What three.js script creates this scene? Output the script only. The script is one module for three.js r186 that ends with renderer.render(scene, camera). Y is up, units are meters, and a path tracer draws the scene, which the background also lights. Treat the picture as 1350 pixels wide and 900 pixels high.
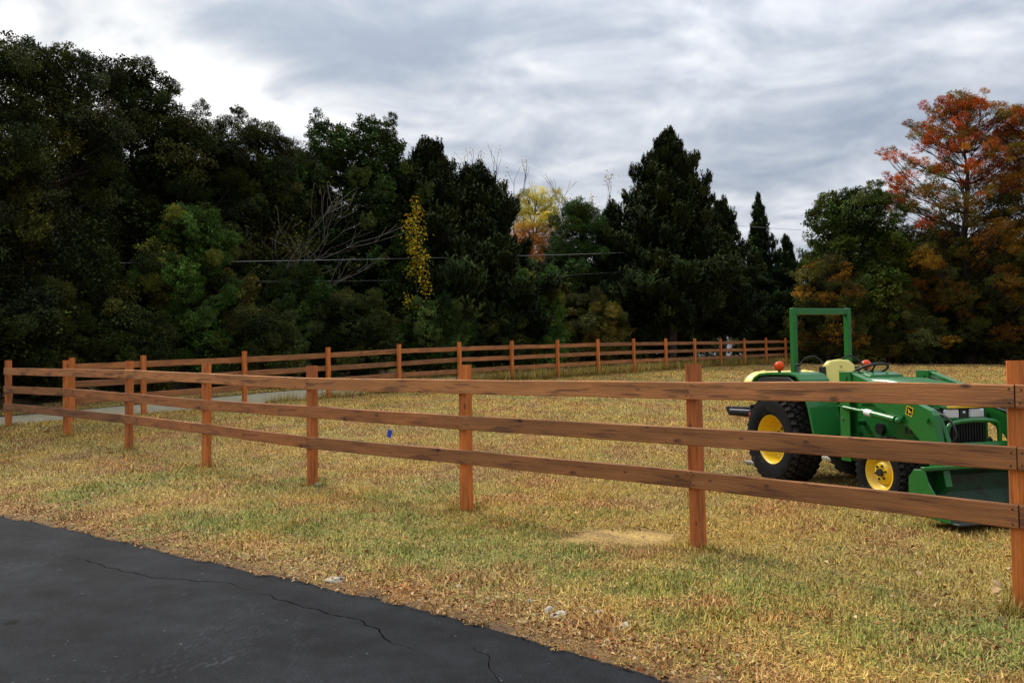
import * as THREE from 'three';
import { createNoise2D, createNoise3D } from 'simplex-noise';

// ------------------------------------------------------------------ camera, sky, sun, exposure
const CAM_H = 1.5, FOCAL = 1020, ROLL = 0.9 * Math.PI / 180, PITCH = Math.atan(31 / FOCAL);
const scene = new THREE.Scene();
const camera = new THREE.PerspectiveCamera(2 * Math.atan(450 / FOCAL) * 180 / Math.PI, 1.5, 0.05, 1500);
camera.position.set(0, CAM_H, 0);
camera.rotation.set(PITCH, 0, -ROLL, 'YXZ');
const renderer = new THREE.WebGLRenderer({ antialias: true });
renderer.setSize(1024, 682);
renderer.toneMapping = THREE.LinearToneMapping;
renderer.toneMappingExposure = 2.35;
renderer.shadowMap.enabled = true;

function rng(seed) { let s = seed >>> 0; return () => { s = (s + 0x6D2B79F5) >>> 0; let t = s; t = Math.imul(t ^ (t >>> 15), t | 1); t ^= t + Math.imul(t ^ (t >>> 7), t | 61); return ((t ^ (t >>> 14)) >>> 0) / 4294967296; }; }
const n2 = createNoise2D(rng(11)), n2b = createNoise2D(rng(23)), n3 = createNoise3D(rng(5));
const fbm = (x, y, o = 4, g = 0.5) => { let a = 1, s = 0, t = 0; for (let i = 0; i < o; i++) { s += a * n2(x, y); t += a; x = x * 2.03 + 17.1; y = y * 2.03 - 9.7; a *= g; } return s / t; };
const clamp = (v, a = 0, b = 1) => Math.min(b, Math.max(a, v)), lerp = (a, b, t) => a + (b - a) * t;
const smooth = (a, b, v) => { const t = clamp((v - a) / (b - a)); return t * t * (3 - 2 * t); };

const SUN = new THREE.Vector3(-0.47, 0.69, -0.55).normalize();
// thin (bright) and thick (dark) banks of the cloud layer: compass direction x, height, z, width, height of the bank, amount
const BANKS = [[40, 40, 200, 60, .34], [215, 90, 130, 48, .55], [330, 130, 150, 34, .40], [380, 40, 240, 42, -.36], [560, 70, 190, 40, -.16], [700, 80, 110, 22, .30], [930, 35, 90, 20, .32], [1060, 125, 130, 26, .22], [800, 30, 150, 30, -.16], [980, 180, 260, 36, -.20], [1150, 60, 170, 46, -.10], [1330, 38, 60, 18, .26], [600, 225, 150, 45, .24], [1040, 300, 160, 40, .20], [760, 150, 220, 30, .10]].map(([px, py, w, h, a]) => { const b = (px - 675) / 1020, c = (481 - py) / 1020, l = Math.hypot(b, 1, c), q = Math.hypot(b, 1); return [b / q, c / l, -1 / q, w / 1020, h / 1020, a]; });
function makeSky() {
  const W = 3072, H = 1536, data = new Float32Array(W * H * 4);
  for (let j = 0; j < H; j++) {
    const el = ((j + 0.5) / H - 0.5) * Math.PI, y = Math.sin(el), c = Math.cos(el);
    for (let i = 0; i < W; i++) {
      const k = (j * W + i) * 4;
      if (y < -0.02) { data[k] = 0.16; data[k + 1] = 0.14; data[k + 2] = 0.09; data[k + 3] = 1; continue; }
      const ph = ((i + 0.5) / W - 0.5) * 2 * Math.PI, x = Math.cos(ph) * c, z = Math.sin(ph) * c;
      const s = 1 / (Math.max(y, 0) + 0.16), X = x * s, Z = z * s;
      const wx = 0.10 * n2b(X * 1.6 + 3, Z * 1.6), wz = 0.10 * n2b(X * 1.6 - 40, Z * 1.6 + 8);
      const big = fbm(X * 0.6 + wx + 4.3, Z * 0.7 + wz + 1.7, 3);
      const mid = fbm(X * 2.0 + wx * 2.5 + 20, Z * 2.5 + wz * 2.5 + 31, 5, 0.5);
      const fine = fbm(X * 7 + wx * 5 + 7, Z * 9 + wz * 5 - 12, 4, 0.6);
      let t = 0.39 + 0.17 * big + 0.29 * mid + 0.10 * fine;
      for (const [bx, by, bz, w, h, a] of BANKS) { const k1 = (x * -bz + z * bx) / w, k2 = (y - by) / h, q = k1 * k1 + k2 * k2; if (x * bx + z * bz > 0 && q < 6) t += a * Math.exp(-q) * (0.75 + 0.5 * mid); }
      t = clamp(t); t = t * t * (3 - 2 * t);
      const cs = Math.max(0, x * SUN.x + y * SUN.y + z * SUN.z);
      const glow = Math.pow(cs, 7);
      const up = 0.80 + 1.30 * y * y;
      const m = 0.515 * up * (1 + 0.32 * glow), w = 0.5 * glow;
      data[k] = lerp(0.34, 0.93, t) * m * (1 + 0.16 * w);
      data[k + 1] = lerp(0.40, 0.95, t) * m * (1 + 0.02 * w);
      data[k + 2] = lerp(0.505, 0.98, t) * m * (1 - 0.22 * w);
      data[k + 3] = 1;
    }
  }
  const t = new THREE.DataTexture(data, W, H, THREE.RGBAFormat, THREE.FloatType);
  t.mapping = THREE.EquirectangularReflectionMapping; t.magFilter = THREE.LinearFilter; t.minFilter = THREE.LinearFilter; t.needsUpdate = true;
  return t;
}
const skyTex = makeSky();
scene.background = skyTex; scene.environment = skyTex;
const sun = new THREE.DirectionalLight(new THREE.Color(1, 0.93, 0.82), 1.5);
sun.position.copy(SUN).multiplyScalar(120); sun.target.position.set(0, 0, -15); sun.position.add(sun.target.position);
sun.castShadow = true; sun.shadow.radius = 30; sun.shadow.mapSize.set(4096, 4096);
Object.assign(sun.shadow.camera, { left: -60, right: 60, top: 60, bottom: -60, near: 1, far: 300 });
scene.add(sun, sun.target);

// ------------------------------------------------------------------ pixel -> place (the depth always comes from the ground or a thing's size)
const fwd = (() => { const c = Math.cos(PITCH), s = Math.sin(PITCH), cr = Math.cos(ROLL), sr = Math.sin(ROLL); return (px, py) => { const dx = px - 675, dy = py - 450, a = (dx * cr - dy * sr) / FOCAL, b = (dy * cr + dx * sr) / FOCAL; return [a, -b * c + s, b * s + c]; }; })();
const at = (px, py, d) => { const r = fwd(px, py), t = d / r[2]; return new THREE.Vector3(r[0] * t, CAM_H + r[1] * t, -d); };

// ------------------------------------------------------------------ terrain
const GD = [-500, 0, 6, 7.7, 10.8, 12.4, 15.4, 17.5, 21, 26.5, 30, 35, 40, 60, 100, 600], GH = [0, 0, 0, 0.05, 0.13, 0.24, 0.40, 0.47, 0.66, 0.93, 1.05, 1.19, 1.33, 1.5, 1.5, 1.5];
const lin = (d) => { let i = 1; while (i < GD.length - 1 && d > GD[i]) i++; return lerp(GH[i - 1], GH[i], (d - GD[i - 1]) / (GD[i] - GD[i - 1])); };
const EDGE = new THREE.CatmullRomCurve3([[-34, 24.5], [-22, 18.2], [-11, 11.7], [-5.41, 8.18], [-4.16, 7.38], [-3.08, 6.6], [-2.21, 5.98], [-1.18, 5.28], [-0.36, 4.66], [0.27, 4.13], [0.74, 3.67], [1.5, 2.7], [2.4, 1.2], [3, -1], [3.4, -4], [3.6, -14]].map(([x, d]) => new THREE.Vector3(x, 0, d))).getPoints(150).map((v) => [v.x, v.z]);
function edgeDist(x, d) { // > 0 on the grass side
  let best = 1e9, sg = 1;
  for (let i = 0; i < EDGE.length - 1; i++) {
    const [ax, ad] = EDGE[i], [bx, bd] = EDGE[i + 1], ux = bx - ax, ud = bd - ad, t = clamp(((x - ax) * ux + (d - ad) * ud) / (ux * ux + ud * ud));
    const qx = x - ax - t * ux, qd = d - ad - t * ud, q = qx * qx + qd * qd;
    if (q < best) { best = q; sg = ux * (d - ad) - ud * (x - ax) > 0 ? 1 : -1; }
  }
  return sg * Math.sqrt(best);
}
const FL = { x: -8.37, d: 17.55, tx: 0.684, td: 0.7295 };                    // line of the far fence
const lanePos = (x, d) => [(x - FL.x) * FL.tx + (d - FL.d) * FL.td, -(x - FL.x) * FL.td + (d - FL.d) * FL.tx]; // along, out of the paddock
const laneOut = (t) => 0.30 + 0.016 * Math.max(0, t - 5) ** 2;
const laneHere = (x, d) => { const [t, o] = lanePos(x, d), a = laneOut(t); return smooth(-0.25, 0.05, o - a) * smooth(-0.25, 0.05, a + 2.9 - o); };
const G = (x, d) => {
  let h = 0.25 * lin(d - 0.7) + 0.5 * lin(d) + 0.25 * lin(d + 0.7);
  if (d < 26 && x < 5 && d > 5.5) h *= smooth(0, 1.2, edgeDist(x, d));
  h -= 0.019 * Math.max(0, x - 11) * smooth(14, 34, d) * smooth(90, 50, d);
  if (d > 9) h += smooth(9, 13, d) * (0.018 * n2(x * 0.35, d * 0.35) + 0.03 * n2(x * 0.11 + 5, d * 0.11));
  return h;
};

// ------------------------------------------------------------------ mesh builder and textures
class MB {
  constructor() { this.p = []; this.n = []; this.u = []; this.i = []; this.c = null; }
  get vc() { return this.p.length / 3; }
  v(x, y, z, nx, ny, nz, u = 0, w = 0) { this.p.push(x, y, z); this.n.push(nx, ny, nz); this.u.push(u, w); return this.p.length / 3 - 1; }
  geo(g, m) { const q = g.clone(); if (m) q.applyMatrix4(m); const b = this.vc, P = q.attributes.position, N = q.attributes.normal, U = q.attributes.uv; for (let k = 0; k < P.count; k++) this.v(P.getX(k), P.getY(k), P.getZ(k), N.getX(k), N.getY(k), N.getZ(k), U ? U.getX(k) : 0, U ? U.getY(k) : 0); if (q.index) for (const k of q.index.array) this.i.push(b + k); else for (let k = 0; k < P.count; k++) this.i.push(b + k); return this; }
  box(x0, x1, y0, y1, z0, z1) { const g = chamferBox(x1 - x0, y1 - y0, z1 - z0); return this.geo(g, new THREE.Matrix4().makeTranslation((x0 + x1) / 2, (y0 + y1) / 2, (z0 + z1) / 2)); }
  tube(pts, rad, sides = 6, uvs = 1) {
    const P = pts.map((p) => (p.isVector3 ? p : new THREE.Vector3(...p))), n = P.length, b = this.vc; let ref = null, len = 0;
    for (let k = 0; k < n; k++) {
      const t = new THREE.Vector3().subVectors(P[Math.min(n - 1, k + 1)], P[Math.max(0, k - 1)]).normalize();
      if (!ref) ref = Math.abs(t.y) < 0.9 ? new THREE.Vector3(0, 1, 0) : new THREE.Vector3(1, 0, 0);
      const e1 = new THREE.Vector3().crossVectors(t, ref).normalize(), e2 = new THREE.Vector3().crossVectors(t, e1); ref = e2.clone().negate();
      ref = new THREE.Vector3().crossVectors(e1, t);
      if (k) len += P[k].distanceTo(P[k - 1]);
      const r = Array.isArray(rad) ? rad[k] : rad;
      for (let s = 0; s <= sides; s++) { const a = s / sides * 2 * Math.PI, c = Math.cos(a), q = Math.sin(a), nx = e1.x * c + e2.x * q, ny = e1.y * c + e2.y * q, nz = e1.z * c + e2.z * q; this.v(P[k].x + nx * r, P[k].y + ny * r, P[k].z + nz * r, nx, ny, nz, s / sides, len * uvs); }
    }
    for (let k = 0; k < n - 1; k++) for (let s = 0; s < sides; s++) { const a = b + k * (sides + 1) + s, c = a + sides + 1; this.i.push(a, c, a + 1, a + 1, c, c + 1); }
    for (const [k, sgn] of [[0, -1], [n - 1, 1]]) { const t = new THREE.Vector3().subVectors(P[Math.min(n - 1, k + 1)], P[Math.max(0, k - 1)]).normalize().multiplyScalar(sgn), o = this.v(P[k].x, P[k].y, P[k].z, t.x, t.y, t.z); const q = []; for (let s = 0; s <= sides; s++) { const a = (b + k * (sides + 1) + s) * 3; q.push(this.v(this.p[a], this.p[a + 1], this.p[a + 2], t.x, t.y, t.z)); } for (let s = 0; s < sides; s++) sgn > 0 ? this.i.push(o, q[s + 1], q[s]) : this.i.push(o, q[s], q[s + 1]); }
    return this;
  }
  extrude(outline, z0, z1, bevel = 0.006, seg = 1) { const sh = new THREE.Shape(outline.map(([x, y]) => new THREE.Vector2(x, y))); const g = new THREE.ExtrudeGeometry(sh, { depth: z1 - z0 - 2 * bevel, bevelEnabled: bevel > 0, bevelThickness: bevel, bevelSize: bevel, bevelOffset: -bevel, bevelSegments: seg, curveSegments: 8 }); return this.geo(g, new THREE.Matrix4().makeTranslation(0, 0, z0 + bevel)); }
  build() {
    const { p, n, i: I } = this; // turn every face to agree with its normals
    for (let k = 0; k < I.length; k += 3) { const a = I[k] * 3, b = I[k + 1] * 3, c = I[k + 2] * 3, ux = p[b] - p[a], uy = p[b + 1] - p[a + 1], uz = p[b + 2] - p[a + 2], vx = p[c] - p[a], vy = p[c + 1] - p[a + 1], vz = p[c + 2] - p[a + 2]; if ((uy * vz - uz * vy) * (n[a] + n[b] + n[c]) + (uz * vx - ux * vz) * (n[a + 1] + n[b + 1] + n[c + 1]) + (ux * vy - uy * vx) * (n[a + 2] + n[b + 2] + n[c + 2]) < 0) { const q = I[k + 1]; I[k + 1] = I[k + 2]; I[k + 2] = q; } }
    const g = new THREE.BufferGeometry(); g.setAttribute('position', new THREE.Float32BufferAttribute(this.p, 3)); g.setAttribute('normal', new THREE.Float32BufferAttribute(this.n, 3)); g.setAttribute('uv', new THREE.Float32BufferAttribute(this.u, 2)); g.setIndex(this.i); return g;
  }
}
function chamferBox(w, h, t, c = 0.004) {
  c = Math.min(c, w / 3, h / 3, t / 3); const V = [], I = [], X = w / 2, Y = h / 2, Z = t / 2;
  const sh = new THREE.Shape([[-X + c, -Y], [X - c, -Y], [X, -Y + c], [X, Y - c], [X - c, Y], [-X + c, Y], [-X, Y - c], [-X, -Y + c]].map(([x, y]) => new THREE.Vector2(x, y)));
  const g = new THREE.ExtrudeGeometry(sh, { depth: t - 2 * c, bevelEnabled: true, bevelThickness: c, bevelSize: c, bevelOffset: -c, bevelSegments: 1 }); g.translate(0, 0, -Z + c); return g;
}
function tex(w, h, fn, srgb = true, wrapS = THREE.RepeatWrapping, wrapT = wrapS) {
  const d = new Uint8Array(w * h * 4), o = [0, 0, 0];
  for (let j = 0; j < h; j++) for (let i = 0; i < w; i++) { fn(i / w, j / h, o); const k = (j * w + i) * 4; d[k] = clamp(o[0]) * 255; d[k + 1] = clamp(o[1]) * 255; d[k + 2] = clamp(o[2]) * 255; d[k + 3] = 255; }
  const t = new THREE.DataTexture(d, w, h); t.wrapS = wrapS; t.wrapT = wrapT; t.magFilter = THREE.LinearFilter; t.minFilter = THREE.LinearMipmapLinearFilter; t.generateMipmaps = true; if (srgb) t.colorSpace = THREE.SRGBColorSpace; t.needsUpdate = true; return t;
}
const tileN = (u, v, fu, fv, s = 0) => { const a = u * 2 * Math.PI, r = fu / (2 * Math.PI), b = v * 2 * Math.PI, q = fv / (2 * Math.PI); return 0.5 * (n3(Math.cos(a) * r + s, Math.sin(a) * r, v * fv) * (1 - v) + n3(Math.cos(a) * r + s, Math.sin(a) * r, (v - 1) * fv) * v) * 2; };
const std = (o) => new THREE.MeshStandardMaterial(o), phys = (o) => new THREE.MeshPhysicalMaterial(o);
const rgb = (r, g, b) => new THREE.Color().setRGB(r, g, b);
const used = new Map();
const numbered = (n) => { const k = used.get(n) ?? 0; used.set(n, k + 1); return k ? `${n}_${String(k).padStart(3, '0')}` : n; };
function mesh(name, g, m, parent) { const o = new THREE.Mesh(g.build ? g.build() : g, m); o.name = parent ? name : numbered(name); o.castShadow = o.receiveShadow = true; (parent ?? scene).add(o); return o; }
function thing(name, label, category, pos = [0, 0, 0], turn = 0, group) { const o = new THREE.Group(); o.name = numbered(name); o.position.set(...pos); o.rotation.y = turn; o.userData = { label, category }; if (group) o.userData.group = group; scene.add(o); return o; }
function tag(o, label, category, group) { o.userData.label = label; o.userData.category = category; if (group) o.userData.group = group; return o; }
function structure(o, label) { o.userData.kind = 'structure'; if (label) { o.userData.label = label; } return o; }

// ------------------------------------------------------------------ ground sheet
const green = [[240, 627, 0.5, .9], [130, 648, 0.45, .8], [330, 690, 0.62, 1], [390, 700, .4, .9], [110, 655, .5, .6], [600, 720, 0.75, .9], [520, 690, .6, .6], [670, 735, 0.6, .9], [800, 765, 0.35, 1], [880, 775, 0.4, 1], [1010, 790, .55, .8], [930, 770, .5, .8], [1150, 830, .5, .8], [1310, 860, .5, .9], [900, 825, .22, .9], [230, 690, .35, .6], [740, 690, .5, .4], [560, 655, .7, .5], [340, 640, .6, .4], [960, 850, .3, .5]].map(([px, py, r, a]) => { let d = 3; while (d < 40 && at(px, py, d).y > G(at(px, py, d).x, d)) d += 0.03; return [at(px, py, d).x, d, r, a]; });
const greenAt = (x, d) => { let g = 0.16 * smooth(0.12, 0.5, fbm(x * 0.5 + 3, d * 0.5 + 9, 3)); for (const [gx, gd, r, a] of green) { const q = Math.hypot((x - gx) * 0.75, d - gd) / r; if (q < 1.6) g = Math.max(g, a * smooth(1.5, 0.25, q + 0.45 * n2(x * 2.2, d * 2.2))); } return clamp(g); };
const woods = (x, d) => { const [t, o] = lanePos(x, d), a = laneOut(t); return Math.max(smooth(-0.5, 1.5, o - a - 3.4), smooth(36, 39, d + 1.2 * n2(x * .2, d * .2)) * smooth(5, 8, x)); };
const SAND = [[818, 711, 0.50], [768, 716, 0.26]].map(([px, py, q]) => { let d = 3; while (d < 40 && at(px, py, d).y > G(at(px, py, d).x, d)) d += 0.03; return [at(px, py, d).x, d, q]; });
const sandAt = (x, d) => { let v = 0; for (const [sx, sd, q] of SAND) v = Math.max(v, smooth(1.1, 0.6, Math.hypot(x - sx, (d - sd) * 1.5) / q + 0.25 * n2(x * 6, d * 6))); return v; };
function groundColor(x, d) {
  const g = greenAt(x, d), m = 0.5 + 0.5 * fbm(x * 1.3, d * 1.3, 4), e = edgeDist(x, d), w = woods(x, d);
  let c = [lerp(0.17, 0.30, m), lerp(0.105, 0.19, m), lerp(0.035, 0.055, m)];
  const mixc = (k, t) => { c = c.map((v, i) => lerp(v, k[i], t)); };
  mixc([0.10, 0.12, 0.035], 0.75 * g); mixc([0.22, 0.12, 0.05], 0.6 * smooth(0.5, 0.1, e)); mixc([0.17, 0.11, 0.06], w);
  mixc([0.70, 0.47, 0.15], sandAt(x, d));
  mixc([0.14, 0.085, 0.045], 0.8 * smooth(-0.28, -0.5, fbm(x * 0.8 + 50, d * 0.8, 3)));
  return c;
}
{
  const span = (a, b, s) => { const r = []; for (let v = a; v < b - 1e-6; v += s) r.push(v); return r; };
  const xs = [-500, -250, -140, -90, -65, -50, -42, ...span(-36, -14, 1), ...span(-14, 6, 0.17), ...span(6, 16, 0.5), ...span(16, 40, 1), 42, 50, 65, 90, 140, 250, 500];
  const ds = [-300, -120, -60, -30, -16, ...span(-10, 2, 0.5), ...span(2, 13, 0.15), ...span(13, 46, 0.4), 47, 49, 52, 56, 62, 70, 80, 95, 120, 160, 230, 350, 600];
  const g = new THREE.BufferGeometry(), p = [], c = [], u = [], I = [];
  for (const d of ds) for (const x of xs) {
    const e = edgeDist(x, d);
    p.push(x, G(x, d) + lerp(-0.09, 0.012, smooth(-0.15, -0.02, e)) - 0.05 * laneHere(x, d), -d); c.push(...groundColor(x, d)); u.push(x / 1.6, d / 1.6);
  }
  const n = xs.length; for (let j = 0; j < ds.length - 1; j++) for (let i = 0; i < n - 1; i++) { const a = j * n + i; I.push(a, a + 1, a + n, a + 1, a + n + 1, a + n); }
  g.setAttribute('position', new THREE.Float32BufferAttribute(p, 3)); g.setAttribute('color', new THREE.Float32BufferAttribute(c, 3)); g.setAttribute('uv', new THREE.Float32BufferAttribute(u, 2)); g.setIndex(I); g.computeVertexNormals();
  const map = tex(512, 512, (s, t, o) => { const a = tileN(s, t, 40, 40), b = tileN(s, t, 110, 60, 7), q = 0.84 + 0.13 * a + 0.15 * b; o[0] = q; o[1] = q * 0.98; o[2] = q * 0.94; });
  structure(mesh('ground', g, std({ vertexColors: true, map, bumpMap: map, bumpScale: 0.02, roughness: 1 })), 'dry lawn soil and forest floor');
}

// ------------------------------------------------------------------ asphalt driveway with real open cracks
{
  const walk = (pts, w0, seed, step = 0.035) => { // a jagged closed sliver along a polyline
    const r = rng(seed), L = [], R = []; const pos = [];
    for (let i = 0; i < pts.length - 1; i++) { const [ax, ad] = pts[i], [bx, bd] = pts[i + 1], n = Math.max(2, Math.round(Math.hypot(bx - ax, bd - ad) / step)); for (let k = 0; k < n; k++) pos.push([lerp(ax, bx, k / n), lerp(ad, bd, k / n)]); }
    pos.push(pts[pts.length - 1]);
    pos.forEach((q, k) => { const a = pos[Math.max(0, k - 1)], b = pos[Math.min(pos.length - 1, k + 1)], ux = b[0] - a[0], ud = b[1] - a[1], l = Math.hypot(ux, ud), s = k / (pos.length - 1), j = 0.024 * n2b(k * 0.13, seed) + 0.008 * (r() - 0.5), w = w0 * (0.35 + 0.75 * r()) * Math.min(1, 6 * s, 6 * (1 - s)) + 0.0012; const cx = q[0] - ud / l * j, cd = q[1] + ux / l * j; L.push([cx - ud / l * w, cd + ux / l * w]); R.push([cx + ud / l * w, cd - ux / l * w]); });
    return [...L, ...R.reverse()];
  };
  const onD = (px, py) => { const r = fwd(px, py), t = -CAM_H / r[1]; return [r[0] * t, r[2] * t]; };
  const cracks = [
    walk([[98, 733], [130, 745], [160, 752], [200, 760], [240, 764], [300, 768], [330, 778]].map((q) => onD(...q)), 0.0042, 3),
    walk([[331, 781], [355, 784], [385, 796], [420, 803], [448, 812], [480, 820], [497, 830], [520, 847], [545, 858]].map((q) => onD(...q)), 0.0048, 4),
    walk([[625, 852], [640, 862], [648, 880], [660, 900], [672, 930]].map((q) => onD(...q)), 0.0026, 5),
  ];
  const sh = new THREE.Shape();
  const rr = rng(77); EDGE.forEach(([x, d], i) => { const w = (d < 12 && d > 2) ? 0.018 * n2(x * 4, d * 4) : 0; i ? sh.lineTo(x + w, d + w) : sh.moveTo(x, d); });
  sh.lineTo(-34, -14); sh.closePath();
  for (const c of cracks) sh.holes.push(new THREE.Path(c.map(([x, d]) => new THREE.Vector2(x, d))));
  const g = new THREE.ExtrudeGeometry(sh, { depth: 0.06, bevelEnabled: false });
  g.rotateX(-Math.PI / 2); g.translate(0, -0.06, 0); // (x, d, h) -> (x, h, -d)
  const P = g.attributes.position, U = g.attributes.uv; for (let k = 0; k < P.count; k++) U.setXY(k, (P.getX(k) + 8) / 10, (-P.getZ(k) - 1) / 10);
  const scuff = [[330, 800, 210, 880, 0.10], [395, 800, 385, 880, .03], [280, 872, 150, 896, .08], [60, 735, -40, 760, .2], [260, 880, 330, 860, .05], [360, 815, 290, 870, .09]].map(([a, b, c, d, w]) => [...onD(a, b), ...onD(c, d), w]);
  const specks = []; { const r = rng(19); for (let k = 0; k < 2400; k++) specks.push([r(), r(), 0.25 + 0.75 * r()]); }
  const grid = new Map(); for (const s of specks) { const k = `${Math.floor(s[0] * 64)},${Math.floor(s[1] * 64)}`; (grid.get(k) ?? grid.set(k, []).get(k)).push(s); }
  const spot = onD(14, 821);
  const map = tex(2048, 2048, (s, t, o) => {
    const x = s * 10 - 8, d = t * 10 + 1;
    let v = 0.128 + 0.038 * fbm(x * 0.9, d * 1.1, 5) + 0.024 * fbm(x * 4, d * 4, 4, 0.65) + 0.04 * n2(x * 62, d * 62) * n2b(x * 31, d * 31) + 0.05 * n2b(x * 110, d * 110);
    const st = 1.4 * fbm(x * 1.2 + d * 2.0, (d * 1.1 - x) * 0.35 + 50, 3); v += 0.018 * st;
    for (const [ax, ad, bx, bd, w] of scuff) { const ux = bx - ax, ud = bd - ad, tt = clamp(((x - ax) * ux + (d - ad) * ud) / (ux * ux + ud * ud)), q = Math.hypot(x - ax - tt * ux, d - ad - tt * ud) / w; if (q < 1.3) v += 0.035 * smooth(1.3, 0.3, q) * smooth(0.0, 0.6, n2(x * 22, d * 9) + 0.35 * n2b(x * 60, d * 60)); }
    const cell = grid.get(`${Math.floor(s * 64)},${Math.floor(t * 64)}`); if (cell) for (const q of cell) { const e = Math.hypot(s - q[0], t - q[1]) * 2048; if (e < 1.1 * q[2] + 0.3) v += 0.22 * q[2] * q[2]; }
    const sp = Math.hypot(x - spot[0], (d - spot[1]) * 0.8) / (0.04 + 0.008 * n2(x * 30, d * 30)); if (sp < 1) v *= 0.35;
    o[0] = v * 0.96; o[1] = v * 1.0; o[2] = v * 1.09;
  }, true, THREE.MirroredRepeatWrapping);
  const bump = tex(512, 512, (s, t, o) => { o[0] = o[1] = o[2] = 0.5 + 0.3 * tileN(s, t, 120, 120) + 0.2 * tileN(s, t, 60, 60, 4); }, false); bump.repeat.set(12, 12);
  const dr = mesh('driveway', g, phys({ map, bumpMap: bump, bumpScale: 0.004, roughness: 0.9, specularIntensity: 0.25 }));
  structure(dr, 'dark sealed asphalt driveway with a jagged crack');
}

// ------------------------------------------------------------------ pale lane behind the far fence
{
  const p = [], u = [], I = [], N = 120, M = 7; let k = 0;
  for (let i = 0; i <= N; i++) { const t = -26 + 96 * i / N; for (let j = 0; j < M; j++) { const o = laneOut(t) + 2.8 * j / (M - 1) + (j === 0 || j === M - 1 ? 0.12 * n2(t * 1.7, j) : 0), x = FL.x + FL.tx * t - FL.td * o, d = FL.d + FL.td * t + FL.tx * o; p.push(x, G(x, d) + 0.015 + (j === 0 || j === M - 1 ? -0.06 : 0.02), -d); u.push(t / 3, o / 3); } }
  for (let i = 0; i < N; i++) for (let j = 0; j < M - 1; j++) { const a = i * M + j; I.push(a, a + 1, a + M, a + 1, a + M + 1, a + M); }
  for (let q = 0; q < I.length; q += 3) { const s = I[q + 1]; I[q + 1] = I[q + 2]; I[q + 2] = s; }
  const g = new THREE.BufferGeometry(); g.setAttribute('position', new THREE.Float32BufferAttribute(p, 3)); g.setAttribute('uv', new THREE.Float32BufferAttribute(u, 2)); g.setIndex(I); g.computeVertexNormals();
  const map = tex(512, 512, (s, t, o) => { const v = 0.60 + 0.07 * tileN(s, t, 9, 9) + 0.07 * tileN(s, t, 70, 70, 3); o[0] = v; o[1] = v * 0.93; o[2] = v * 0.75; });
  structure(mesh('lane', g, std({ map, roughness: 0.95 })), 'pale gravel lane running behind the far fence');
}
// ------------------------------------------------------------------ timber fences
function woodTex(seed, base, dark, tan, knots, wear) {
  const r = rng(seed), K = []; for (let k = 0; k < knots; k++) K.push([r(), r(), 0.006 + 0.010 * r(), 0.6 + 0.5 * r()]);
  return tex(2048, 128, (s, t, o) => {
    const x = s * 4.88, y = t * 0.36; let warp = 0.004 * n2(x * 1.3 + seed, y * 9) + 0.0012 * n2b(x * 6, y * 30), kn = 0, ring = 0;
    for (const [a, b, w, q] of K) { const dx = x - a * 4.88, dy = y - b * 0.36, e = Math.hypot(dx * 0.55, dy); if (e < 0.09) { warp += 0.012 * Math.exp(-((e / 0.03) ** 2)) * Math.sign(dy); if (e < w * 2.2) { kn = Math.max(kn, q * smooth(w * 1.9, w * 0.6, e + 0.003 * n2(x * 60, y * 90))); } } }
    const yy = y + warp, g = 0.5 * n2(x * 0.8 + seed * 3, yy * 120) + 0.3 * n2b(x * 1.6, yy * 260 + seed) + 0.2 * n2(x * 7, yy * 420);
    const blot = fbm(x * 0.9 + seed, y * 5 + seed, 3), st = smooth(0.15, 0.6, fbm(x * 1.1 + 30 + seed, y * 11, 3)) * wear, lite = smooth(0.1, 0.7, fbm(x * 0.7 - 9 * seed, y * 7, 3));
    for (let k = 0; k < 3; k++) { let v = base[k] * (1 + 0.20 * g + 0.16 * blot); v = lerp(v, tan[k], 0.45 * lite * (0.6 + 0.4 * g)); v = lerp(v, dark[k], clamp(0.62 * kn + 0.5 * st)); o[k] = v; }
  });
}
const woodBump = tex(1024, 128, (s, t, o) => { const x = s * 4.88, y = t * 0.36; o[0] = o[1] = o[2] = 0.5 + 0.3 * n2(x * 1.4, y * 200) + 0.2 * n2b(x * 12, y * 300); }, false);
const wood = (m, rough = 0.8) => std({ map: m, bumpMap: woodBump, bumpScale: 0.0035, roughness: rough });
const M = {
  post: [wood(woodTex(1, [.80, .45, .18], [.28, .14, .08], [.78, .48, .25], 6, .45)), wood(woodTex(2, [.76, .43, .18], [.26, .13, .08], [.76, .47, .25], 6, .5)), wood(woodTex(31, [.70, .395, .18], [.24, .13, .09], [.72, .43, .24], 7, .6))],
  rail: [wood(woodTex(3, [.59, .385, .215], [.22, .125, .085], [.76, .49, .30], 12, .8)), wood(woodTex(4, [.64, .405, .22], [.24, .13, .09], [.78, .50, .30], 10, .7)), wood(woodTex(5, [.53, .35, .205], [.2, .12, .085], [.72, .47, .30], 13, .85))],
  top: [wood(woodTex(6, [.70, .46, .27], [.24, .16, .11], [.72, .52, .32], 11, .95)), wood(woodTex(7, [.73, .485, .28], [.25, .165, .11], [.76, .55, .34], 9, .9))],
  nail: std({ color: rgb(0.05, 0.03, 0.025), roughness: 0.6, metalness: 0.6 }),
};
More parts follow.
